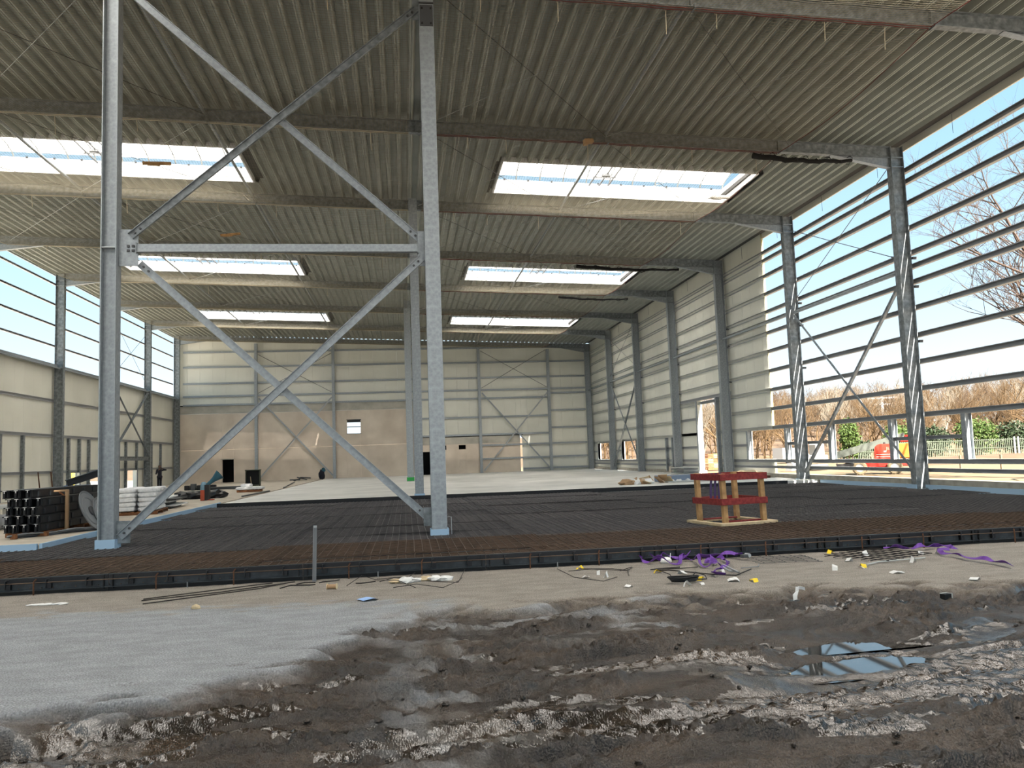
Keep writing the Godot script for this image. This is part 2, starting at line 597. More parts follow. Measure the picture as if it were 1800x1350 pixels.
func patch(x0: float, x1: float, z0: float, z1: float, step: float, parent: Node, coarse: bool):
	var nx := int(ceil((x1 - x0) / step)) + 1
	var nz := int(ceil((z1 - z0) / step)) + 1
	var sand := Color(0.745, 0.71, 0.665).srgb_to_linear()
	var lane := Color(0.755, 0.77, 0.785).srgb_to_linear()
	var mud := Color(0.335, 0.28, 0.23).srgb_to_linear()
	var mud_dark := Color(0.20, 0.17, 0.145).srgb_to_linear()
	var vs := PackedVector3Array()
	var cs := PackedColorArray()
	var ns := PackedVector3Array()
	var kind := PackedByteArray()
	vs.resize(nx * nz); cs.resize(nx * nz); ns.resize(nx * nz); kind.resize(nx * nz)
	for k in nz:
		for i in nx:
			var x := minf(x0 + i * step, x1)
			var z := minf(z0 + k * step, z1)
			var m := mud_share(x, z)
			vs[k * nx + i] = Vector3(x, ground_h(x, z), z)
			# grey compacted lane between the sandy strip and the mud on the left, and grey patches in the middle
			var l := smoothstep(-10.15, -9.75, z - 0.12 * x + n1.get_noise_2d(x * 1.5, z * 3.0) * 0.5) * smoothstep(0.9, -0.3, x + n1.get_noise_2d(x * 2.0, z) * 0.8)
			l = maxf(l, 0.85 * smoothstep(0.0, 0.35, n2.get_noise_2d(x * 0.6 + 5.0, z * 1.3) + 0.25 - absf(x - 1.6) * 0.22) * smoothstep(-9.7, -9.2, z) * smoothstep(-7.3, -8.3, z))
			var grain := n3.get_noise_2d(x * 21.0, z * 21.0) * 0.16 + n1.get_noise_2d(x * 1.7, z * 4.0) * 0.22
			var dry := sand.lerp(lane, l) * (1.0 + grain)
			var wet := mud.lerp(mud_dark, clampf(0.5 + n2.get_noise_2d(x * 0.8, z * 2.4) * 1.3, 0, 1)) * (1.0 + grain * 0.6)
			var mm := m * (1.0 - 0.75 * l * smoothstep(-0.6, 0.6, x) * smoothstep(0.15, -0.15, n2.get_noise_2d(x * 1.1, z * 3.4))) 
			var edge := m * (1.0 - m) * 4.0
			cs[k * nx + i] = dry.lerp(wet, mm).lerp(Color(0.42, 0.33, 0.23).srgb_to_linear(), edge * 0.35)
			kind[k * nx + i] = 0 if mm < 0.4 else (2 if wet_share(x, z) > 0.22 else 1)
	for k in nz:
		for i in nx:
			var a := vs[k * nx + maxi(i - 1, 0)]
			var b := vs[k * nx + mini(i + 1, nx - 1)]
			var d := vs[maxi(k - 1, 0) * nx + i]
			var e := vs[mini(k + 1, nz - 1) * nx + i]
			ns[k * nx + i] = (e - d).cross(b - a).normalized()
	var idx := [PackedInt32Array(), PackedInt32Array(), PackedInt32Array()]
	for k in nz - 1:
		for i in nx - 1:
			var p := k * nx + i
			idx[kind[p]].append_array(PackedInt32Array([p, p + 1, p + nx + 1, p, p + nx + 1, p + nx]))
	var names := ["dry_ground", "damp_mud", "wet_mud"]
	for s in 3:
		if idx[s].is_empty():
			continue
		var arr := []
		arr.resize(Mesh.ARRAY_MAX)
		# only the vertices that this kind of ground uses
		var seen := {}
		var v2 := PackedVector3Array()
		var n22 := PackedVector3Array()
		var c2 := PackedColorArray()
		var ii := PackedInt32Array()
		for q in idx[s]:
			if not seen.has(q):
				seen[q] = v2.size()
				v2.append(vs[q]); n22.append(ns[q]); c2.append(cs[q])
			ii.append(seen[q])
		arr[Mesh.ARRAY_VERTEX] = v2
		arr[Mesh.ARRAY_NORMAL] = n22
		arr[Mesh.ARRAY_COLOR] = c2
		arr[Mesh.ARRAY_INDEX] = ii
		var am := ArrayMesh.new()
		am.add_surface_from_arrays(Mesh.PRIMITIVE_TRIANGLES, arr)
		part(names[s], am, [M.ground_dry, M.ground_damp, M.ground_wet][s], parent)


func build_ground():
	n1.seed = 4; n1.frequency = 1.0; n1.fractal_octaves = 3
	n2.seed = 14; n2.frequency = 1.0; n2.fractal_octaves = 3
	n3.seed = 24; n3.frequency = 1.0; n3.fractal_octaves = 2
	var grit := noise_tex(0.07, 4, Color(0.55, 0.55, 0.55), Color(1, 1, 1), FastNoiseLite.TYPE_SIMPLEX_SMOOTH, 512, 41)
	var bump := normal_tex(0.08, 4, 9.0, 512, 42)
	M.ground_dry = tri_mat(grit, 1.4, 0.95, 0.0, bump, 1.0)
	M.ground_damp = tri_mat(grit, 1.4, 0.42, 0.0, bump, 0.8)
	M.ground_wet = tri_mat(grit, 1.4, 0.13, 0.0, bump, 0.3)
	M.ground_wet.metallic_specular = 1.0
	for m in [M.ground_dry, M.ground_damp, M.ground_wet]:
		m.vertex_color_use_as_albedo = true
	M.water = mat(Color(0.13, 0.11, 0.09), 0.03)
	M.water.metallic_specular = 0.9
	var f := setting("floor")
	patch(-5.2, 9.8, -12.2, -3.9, 0.025, f, false)
	patch(-21.4, -5.2, -12.2, 17.0, 0.4, f, true)
	patch(9.8, 18.4, -12.2, 17.0, 0.4, f, true)
	patch(-5.2, 9.8, -3.9, 17.0, 0.4, f, true)
	var k := 0
	for p in POOLS:
		var g := G.new()
		var y := -0.205
		var s := 0.03
		for a in int(p[2] * 3.4 / s):
			for c in int(p[3] * 4.0 / s):
				var x: float = p[0] - p[2] * 1.7 + a * s
				var z: float = p[1] - p[3] * 2.0 + c * s - (x - p[0]) * 0.08
				if minf(ground_h(x, z), ground_h(x + s, z + s)) < y or minf(ground_h(x + s, z), ground_h(x, z + s)) < y:
					var t := s * 0.08
					g.quad(Vector3(x, y, z), Vector3(x + s, y, z - t), Vector3(x + s, y, z + s - t), Vector3(x, y, z + s), Vector3.UP)
		single("puddle", g, M.water, ["bright puddle farther up the muddy ruts, second from the dry strip", "largest bright puddle at the foot of the slick wet mud", "small puddle where the tyre ruts meet the lower corner of the gravel lane", "thin puddle beside the mud clods below the white rag"][k], "puddle", "puddles in the ruts")
		k += 1


# ---------------------------------------------------------------- poured slab, old floor and reinforcement
func build_slab_and_rebar():
	var f := get_node("floor")
	var g := G.new()
	g.box(Vector3(5.4, -0.02, -56.25), Vector3(25.8, 0.36, 44.4))
	part("concrete_slab", g, M.slab, f)
	g = G.new()
	g.box(Vector3(-14.5, -0.03, -48.6), Vector3(13.5, 0.36, 60.0))
	g.box(Vector3(-14.5, -0.03, -18.7), Vector3(13.5, 0.36, 0.4))
	part("sandy_floor", g, M.sand, f)
	g = G.new()
	g.box(Vector3(5.3, -0.18, -23.1), Vector3(26.2, 0.2, 21.8))
	g.box(Vector3(-14.6, -0.18, -15.4), Vector3(13.6, 0.2, 6.2))
	part("black_membrane", g, M.foil, f)
	# pale blue edge strips of foam
	g = G.new()
	g.box(Vector3(-7.72, 0.09, -26.77), Vector3(0.06, 0.20, 16.68))
	g.box(Vector3(-14.4, 0.09, -18.46), Vector3(13.2, 0.20, 0.06))
	part("edge_strip", g, M.blue_foam, f)
	# thin sheets of formwork and rail that edge the poured slab
	g = G.new()
	g.box(Vector3(4.6, 0.10, -33.98), Vector3(24.4, 0.17, 0.03))
	part("slab_edge_form", g, M.form_black, f)
	g = G.new()
	for i in 7:
		g.box(Vector3(-7.25 + i * 3.7 + 1.85, 0.163, -34.4 - 0.2 * (i % 3)), Vector3(3.4, 0.01, 0.5))
	part("slab_splash", g, M.slab, f)
	# joints sawn across the old slab
	var mats := [[], []]
	var grid := func(w: float, d: float, pitch: float, r: float) -> G:
		var q := G.new()
		var nx := int(w / pitch)
		var nz := int(d / pitch)
		for i in nx:
			var x := -w * 0.5 + (i + 0.5) * pitch
			q.box(Vector3(x, 0.0, 0), Vector3(r * 1.8, r * 1.8, d), Basis(Vector3(0, 0, 1), PI / 4))
		for i in nz:
			var z := -d * 0.5 + (i + 0.5) * pitch
			q.box(Vector3(0, -r * 1.9, z), Vector3(w, r * 1.8, r * 1.8), Basis(Vector3(1, 0, 0), PI / 4))
		return q
	var sheet: ArrayMesh = grid.call(5.25, 2.25, 0.15, 0.0062).mesh()
	var low: ArrayMesh = grid.call(5.25, 2.25, 0.30, 0.006).mesh()
	var row := 0
	var z := -13.35
	while z > -33.2:
		var x := -5.15 if z < -18.6 else -10.2
		var k := 0
		while x < 17.6:
			var cx := minf(x, 15.6)
			for layer in 2:
				var o := Node3D.new()
				o.name = numbered(self, "rebar_mat")
				add_child(o, true)
				o.position = Vector3(cx + (0.07 if layer else 0.0), (0.055 if layer else -0.03) + 0.03 * ((k + row) % 2) + rng.randf_range(-0.008, 0.012), z + (0.05 if layer else 0.0))
				o.rotation.y = rng.randf_range(-0.006, 0.006)
				o.rotation.x = rng.randf_range(-0.012, 0.012)
				tag(o, ("rust-brown welded rebar mat in the two rows nearest the black edge form" if row < 2 else "dark steel welded rebar mat in the rows behind the rust-brown ones"), "rebar mat", ("rebar mats along the edge form" if row < 2 else "dark rebar mats"))
				var b := part("bar_grid", sheet if layer else low, M.rebar_brown if row < 2 else M.rebar, o)
				stuff(b)
			x += 5.05
			k += 1
		# spacers that hold the upper layer
		z -= 2.08
		row += 1
	var sp := G.new()
	for i in 26:
		for k in 20:
			var c := Vector3(-7.0 + i * 1.0, -0.085, -13.0 - k * 1.02)
			sp.box(c + Vector3(0, 0.075, 0), Vector3(0.9, 0.012, 0.012))
			sp.box(c + Vector3(-0.4, 0.04, 0), Vector3(0.01, 0.09, 0.01))
			sp.box(c + Vector3(0.4, 0.04, 0), Vector3(0.01, 0.09, 0.01))
	var so := part("bar_spacer", sp, M.rebar, f)
	stuff(so)


# ---------------------------------------------------------------- roof
const LIGHTS := [[-16.4, -6.0], [4.0, 14.4]]


func has_light(i: int) -> bool:
	return absi(i) % 2 == 1 or i == -2


func build_roof():
	var c := setting("ceiling")
	var prof := [Vector2(0, 0), Vector2(0.036, 0), Vector2(0.044, 0.022), Vector2(0.064, 0.022), Vector2(0.072, 0), Vector2(0.108, 0), Vector2(0.165, 0.2), Vector2(0.363, 0.2), Vector2(0.42, 0)]
	var xs := XL - 0.75
	var per := 47
	var sheet := func(g: G, k: int, za: float, zb: float):
		for r in 2:
			for s in prof.size() - 1:
				var xa: float = xs + k * 0.84 + r * 0.42 + prof[s].x
				var xb: float = xs + k * 0.84 + r * 0.42 + prof[s + 1].x
				var lap := 0.002 * ((k * 7) % 3)
				var ya: float = roof_y(xa) + prof[s].y + lap
				var yb: float = roof_y(xb) + prof[s + 1].y + lap
				g.quad(Vector3(xa, ya, za), Vector3(xb, yb, za), Vector3(xb, yb, zb), Vector3(xa, ya, zb), Vector3(0, -1, 0))
	var rest := G.new()
	for i in range(-4, 7):
		var zf := frame_z(i)
		var zb := frame_z(i + 1)
		if i == 6:
			zb -= 0.6
		var ha := zf - 3.3
		var hb := zf - 7.0
		for k in per:
			var x0 := xs + k * 0.84
			var g := rest if (i < 0 or i == 6) else G.new()
			var cut := false
			if has_light(i):
				for l in LIGHTS:
					if x0 + 0.84 > l[0] + 0.2 and x0 < l[1] - 0.2:
						cut = true
			if cut:
				sheet.call(g, k, zf, ha)
				sheet.call(g, k, hb, zb)
			else:
				sheet.call(g, k, zf, zb)
			if g != rest:
				part("roof_sheet", g, M.deck, c)
		# the insulated roof on top
		var t := G.new()
		var slab := func(xa: float, xb: float, z0: float, z1: float):
			t.bar(rect_outline(z0 - z1, 0.16), Vector3(xa, roof_y(xa) + 0.29, (z0 + z1) * 0.5), Vector3(xb, roof_y(xb) + 0.29, (z0 + z1) * 0.5))
		if has_light(i):
			var x := xs
			for l in LIGHTS:
				slab.call(x, l[0] + 0.1, zf, zb)
				slab.call(l[0] + 0.1, l[1] - 0.1, zf, ha)
				slab.call(l[0] + 0.1, l[1] - 0.1, hb, zb)
				x = l[1] - 0.1
			slab.call(x, XR + 0.75, zf, zb)
		else:
			slab.call(xs, XR + 0.75, zf, zb)
		part("roof_insulation", t, M.roofing, c)
	stuff(part("far_roof_sheets", rest, M.deck, c))
	# eaves trims
	var e := G.new()
	e.box(Vector3(XR + 0.72, roof_y(XR + 0.7) + 0.10, -31.2), Vector3(0.06, 0.34, 95.0))
	part("eaves_trim", e, M.panel, c)
	e = G.new()
	e.box(Vector3(XL - 0.78, roof_y(XL - 0.7) + 0.10, -31.2), Vector3(0.06, 0.34, 95.0))
	part("eaves_trim", e, M.zinc, c)
	# roof bracing: tubes along the hall and crossed rods
	for i in range(-1, 7):
		for x in [-13.3, -6.3, 7.2]:
			var g := G.new()
			var y := roof_y(x) - 0.16
			g.tube(PackedVector3Array([Vector3(x, y, frame_z(i)), Vector3(x, y, frame_z(i + 1))]), 0.055, 8)
			part("strut_tube", g, M.zinc, c)
	for i in range(0, 6):
		for s in [[-20.0, -13.3], [-13.3, -6.3], [0.8, 7.2], [7.2, 14.0]]:
			if i > 2 and s[0] < -14:
				continue
			for d in 2:
				var g := G.new()
				var xa: float = s[d]
				var xb: float = s[1 - d]
				g.tube(PackedVector3Array([Vector3(xa, roof_y(xa) - 0.22 - 0.03 * d, frame_z(i) - 0.15), Vector3(xb, roof_y(xb) - 0.22 - 0.03 * d, frame_z(i + 1) + 0.15)]), 0.011, 5)
				part("tie_rod", g, M.zinc_bright if d else M.grey_dark, c)
	# light hangers that stick out below the eaves on the right
	for i in range(0, 6):
		for k in 2:
			var g := G.new()
			var z := frame_z(i) - 1.5 - k * 4.2
			g.tube(PackedVector3Array([Vector3(XR + 0.5, 12.6, z), Vector3(XR + 0.5, 11.95, z)]), 0.008, 4)
			part("hanger_rod", g, M.grey_dark, c)
	for i in [-3, -2, -1, 1, 3, 5]:
		for s in 2:
			build_skylight(i, s)


func build_skylight(i: int, s: int):
	var l = LIGHTS[s]
	var za := frame_z(i) - 3.3
	var zb := frame_z(i) - 7.0
	var where: String = {-3: "behind the camera", -2: "above the camera", -1: "over the mud", 1: "nearest the crossed front brace", 3: "second in its row", 5: "smallest, next to the back wall"}[i]
	var side := "right-hand" if s else "left-hand"
	var o := thing("skylight", "long roof skylight of bluish panes, %s row, %s" % ["open-wall side" if s else "clad-wall side", where], "skylight", Vector3(0, 0, 0), 0.0, "roof skylights")
	var h := 0.62
	var g := G.new()
	for z in [za, zb]:
		g.bar(rect_outline(0.06, h), Vector3(l[0], roof_y(l[0]) + h * 0.5, z), Vector3(l[1], roof_y(l[1]) + h * 0.5, z))
	for x in l:
		g.box(Vector3(x, roof_y(x) + h * 0.5, (za + zb) * 0.5), Vector3(0.06, h, za - zb))
	part("upstand", g, M.upstand, o)
	g = G.new()
	g.bar(rect_outline(0.012, 0.035), Vector3(l[0], roof_y(l[0]) + 0.2, zb + 0.036), Vector3(l[1], roof_y(l[1]) + 0.2, zb + 0.036))
	part("upstand_seam", g, M.grey_light, o)
	var n := 10
	var pitch: float = (l[1] - l[0]) / n
	var arch := func(x: float, t: float) -> Vector3:
		var a := PI * t
		return Vector3(x, roof_y(x) + h + 0.42 * sin(a), (za + zb) * 0.5 + (za - zb) * 0.5 * cos(a))
	for k in n + 1:
		var x: float = l[0] + k * pitch
		var pts := PackedVector3Array()
		for q in 9:
			pts.append(arch.call(x, q / 8.0))
		var b := G.new()
		b.tube(pts, 0.032, 4)
		part("glazing_bar", b, M.grey_light, o)
		if k < n:
			var p := G.new()
			for q in 8:
				p.quad(arch.call(x, q / 8.0), arch.call(x + pitch, q / 8.0), arch.call(x + pitch, (q + 1) / 8.0), arch.call(x, (q + 1) / 8.0), Vector3.UP)
			part("pane", p, M.opal, o)
			var bolt := G.new()
			bolt.box(Vector3(x + pitch * 0.5, roof_y(x) + h - 0.03, zb + 0.06), Vector3(0.07, 0.06, 0.05))
			part("clip", bolt, M.grey_dark, o)
	# opener in the middle
	var xm: float = l[0] + pitch * 4.0
	var v := G.new()
	for dx in [0.1, 0.55, 0.95]:
		v.box(Vector3(xm + dx, roof_y(xm) + 0.5, (za + zb) * 0.5), Vector3(0.05, 0.06, 3.5))
	v.box(Vector3(xm + 0.5, roof_y(xm) + 0.46, (za + zb) * 0.5 - 0.6), Vector3(1.0, 0.06, 0.06))
	v.box(Vector3(xm + 0.5, roof_y(xm) + 0.44, (za + zb) * 0.5 - 0.3), Vector3(0.35, 0.1, 0.12))
	part("vent_opener", v, M.grey, o)


# ---------------------------------------------------------------- frames: columns and beams
func column_parts(o: Node3D, h: float, b: float, top: float, turned := false, m: Material = M.zinc):
	# flanges face +-x; turned: they face +-z
	var u := Vector3(1, 0, 0) if not turned else Vector3(0, 0, 1)
	var w := Vector3(0, 0, 1) if not turned else Vector3(1, 0, 0)
	for s in [-1.0, 1.0]:
		var g := G.new()
		g.prism(rect_outline(0.022, b), u * s * (h * 0.5 - 0.011), u, w, Vector3(0, top, 0))
		part("flange", g, m, o)
	var g2 := G.new()
	g2.prism(rect_outline(h - 0.044, 0.014), Vector3.ZERO, u, w, Vector3(0, top, 0))
	part("web", g2, m, o)
	g2 = G.new()
	var sz := u * (h + 0.1) + w * (b + 0.06)
	g2.box(Vector3(0, 0.015, 0), Vector3(sz.x, 0.03, sz.z))
	for i in 4:
		var p := u * (h * 0.5 - 0.09) * (1 if i & 1 else -1) + w * (b * 0.5 - 0.05) * (1 if i & 2 else -1)
		g2.box(p + Vector3(0, 0.045, 0), Vector3(0.036, 0.03, 0.036))
	part("base_plate", g2, m, o)


func collar(o: Node3D, w: float, d: float, h: float, m: Material):
	var g := G.new()
	for s in [-1.0, 1.0]:
		g.box(Vector3(s * (w * 0.5 + 0.012), h * 0.5, 0), Vector3(0.024, h, d + 0.05))
		g.box(Vector3(0, h * 0.5, s * (d * 0.5 + 0.012)), Vector3(w, h, 0.024))
	part("foam_collar", g, m, o)


func build_frames():
	for i in range(-4, 8):
		var z := frame_z(i)
		var nth: String = "behind the camera" if i < 0 else ("at the frame of the crossed brace" if i == 0 else "%s behind the crossed brace" % ORD[i - 1])
		# right
		var o := thing("steel_column", "galvanised column of the open wall, %s" % (nth if i < 7 else "in the corner of the back wall"), "column", Vector3(XR + 0.25, 0.0 if i < 3 else 0.16, z), 0.0, "columns of the half open wall")
		var top := roof_y(XR) - o.position.y
		column_parts(o, 0.5, 0.3, top, false, M.zinc_old if i < 3 else M.zinc)
		var g := G.new()
		for y in [top - 0.42, top - 0.78]:
			g.box(Vector3(0, y, 0), Vector3(0.46, 0.02, 0.28))
		part("stiffener", g, M.zinc, o)
		if i == 4:
			collar(o, 0.52, 0.32, 0.28, M.green)
		if i < 3:
			g = G.new()
			g.box(Vector3(-0.27, 0.09, 0.0), Vector3(0.03, 0.2, 0.34))
			part("foam_collar", g, M.blue_foam, o)
		for y in [8.35, 7.3, 5.3]:
			if i < 7 and i >= 0:
				g = G.new()
				g.box(Vector3(0.33, y, 0.19), Vector3(0.16, 0.09, 0.08))
				part("rail_cleat", g, M.grey_dark, o)
		# left
		o = thing("steel_column", "galvanised column of the clad wall with ledge, %s" % (nth if i < 7 else "in the corner of the back wall"), "column", Vector3(XL - 0.25, 0.1, z), 0.0, "columns of the clad wall")
		top = roof_y(XL) - 0.1
		column_parts(o, 0.5, 0.3, top, false, M.zinc_old)
		g = G.new()
		for y in [top - 0.42, top - 0.78]:
			g.box(Vector3(0, y, 0), Vector3(0.46, 0.02, 0.28))
		part("stiffener", g, M.zinc, o)
		g = G.new()
		var pp := PackedVector3Array([Vector3(0.16, 7.95, 0.3), Vector3(0.16, 7.95, 0.1), Vector3(0.20, 7.85, 0.0), Vector3(0.21, 7.6, -0.06), Vector3(0.21, 7.1, -0.08)])
		g.tube(pp, 0.05, 8)
		part("ledge_bend", g, M.zinc, o)
		# beam
		o = thing("roof_beam", "dark sloping roof beam across the hall, %s" % (nth if i < 7 else "along the top of the back wall"), "beam", Vector3(0, 0, z), 0.0, "roof beams")
		g = G.new()
		var a := Vector3(XL, roof_y(XL) - 0.21, 0)
		var b := Vector3(XR, roof_y(XR) - 0.21, 0)
		g.bar(i_outline(0.42, 0.22, 0.02, 0.012), a, b)
		part("joist", g, M.zinc_old, o)
		for s in [-1.0, 1.0]:
			var xe: float = XR if s > 0 else XL
			var xi: float = xe - s * 2.3
			var h := G.new()
			h.prism(PackedVector2Array([Vector2(xi, roof_y(xi) - 0.42), Vector2(xe, roof_y(xe) - 0.42), Vector2(xe, roof_y(xe) - 0.80)]), Vector3(0, 0, -0.006), Vector3(1, 0, 0), Vector3(0, 1, 0), Vector3(0, 0, 0.012))
			h.bar(rect_outline(0.2, 0.02), Vector3(xi, roof_y(xi) - 0.43, 0), Vector3(xe, roof_y(xe) - 0.80, 0))
			part("haunch", h, M.zinc, o)
		var st := G.new()
		for x in [-13.3, -6.3, 0.6, 7.2, 13.6]:
			st.box(Vector3(x, roof_y(x) - 0.21, 0.055), Vector3(0.02, 0.38, 0.10))
			st.box(Vector3(x + 0.1, roof_y(x) - 0.40, 0), Vector3(0.05, 0.10, 0.26))
		part("stiffener", st, M.zinc_old, o)
	# the row of columns inside the hall
	var c := thing("steel_column", "free-standing steel column at the foot of the brace, nearer the clad wall, pale blue collar", "column", Vector3(-6.16, 0, -17.82), 0.0, "")
	column_parts(c, 0.32, 0.31, 13.15, false, M.zinc)
	var g := G.new()
	g.box(Vector3(0, 6.42, 0), Vector3(0.29, 0.02, 0.29))
	part("stiffener", g, M.zinc_bright, c)
	collar(c, 0.34, 0.33, 0.27, M.blue_foam)
	c = thing("steel_column", "tall free-standing steel column in the middle where the brace bars meet", "column", Vector3(0.70, 0, -17.86), 0.0, "")
	column_parts(c, 0.36, 0.33, 13.0, true, M.zinc)
	g = G.new()
	g.box(Vector3(0, 12.15, 0.20), Vector3(0.33, 0.03, 0.05))
	g.box(Vector3(0, 11.85, 0.19), Vector3(0.30, 0.50, 0.02))
	part("splice_plate", g, M.grey_dark, c)
	g = G.new()
	for y in [11.66, 12.02]:
		for x in [-0.1, 0.1]:
			g.box(Vector3(x, y, 0.205), Vector3(0.04, 0.04, 0.03))
	part("bolt", g, M.black, c)
	collar(c, 0.35, 0.38, 0.17, M.blue_foam)
	g = G.new()
	g.tube(PackedVector3Array([Vector3(0.26, 0, 0.1), Vector3(0.26, 0.42, 0.1), Vector3(0.18, 0.42, 0.1)]), 0.008, 5)
	part("earth_lug", g, M.zinc_bright, c)
	c = thing("steel_column", "slim steel column just behind the tall middle column, pale blue collar", "column", Vector3(0.55, 0, -34.4), 0.0, "")
	column_parts(c, 0.34, 0.36, 13.0, true, M.zinc)
	g = G.new()
	g.box(Vector3(0, 10.4, 0.18), Vector3(0.40, 0.03, 0.04))
	part("splice_plate", g, M.grey, c)
	collar(c, 0.38, 0.36, 0.25, M.blue_foam)
	c = thing("steel_column", "far steel column with a green wrapped foot on the poured slab", "column", Vector3(0.32, 0.16, -57.5), 0.0, "")
	column_parts(c, 0.40, 0.46, 12.9, true, M.zinc)
	collar(c, 0.48, 0.42, 0.28, M.green)


# ---------------------------------------------------------------- walls
# rectangles of a wall u0..u1 by v0..v1 left over by openings [u0, u1, v0, v1], cut at the given joints
func wall_rects(u0: float, u1: float, v0: float, v1: float, joints: Array, holes: Array) -> Array:
	var us := [u0, u1]
	for j in joints:
		if j > u0 + 0.02 and j < u1 - 0.02:
			us.append(j)
	for h in holes:
		for e in [h[0], h[1]]:
			if e > u0 + 0.02 and e < u1 - 0.02:
				us.append(e)
	us.sort()
	var out := []
	for k in us.size() - 1:
		var a: float = us[k]
		var b: float = us[k + 1]
		if b - a < 0.015:
			continue
		var spans := [[v0, v1]]
		for h in holes:
			if a >= h[0] - 0.01 and b <= h[1] + 0.01:
				var nx := []
				for s in spans:
					if h[2] > s[0]:
						nx.append([s[0], minf(s[1], h[2])])
					if h[3] < s[1]:
						nx.append([maxf(s[0], h[3]), s[1]])
				spans = nx
		for s in spans:
			if s[1] - s[0] > 0.02:
				out.append([a, b, s[0], s[1]])
	return out


func steps(a: float, b: float, d: float) -> Array:
	var r := []
	var x := a
	while x < b:
		r.append(x)
		x += d
	return r


func z_rail(parent: Node, called: String, x: float, y: float, za: float, zb: float, h: float, b: float, m: Material, outward := 1.0):
	var g := G.new()
	var o := c_outline(h, b)
	if outward < 0:
		for k in o.size():
			o[k].x = -o[k].x
	g.prism(o, Vector3(x, y, za), Vector3(1, 0, 0), Vector3(0, 1, 0), Vector3(0, 0, zb - za))
	part(called, g, m, parent)


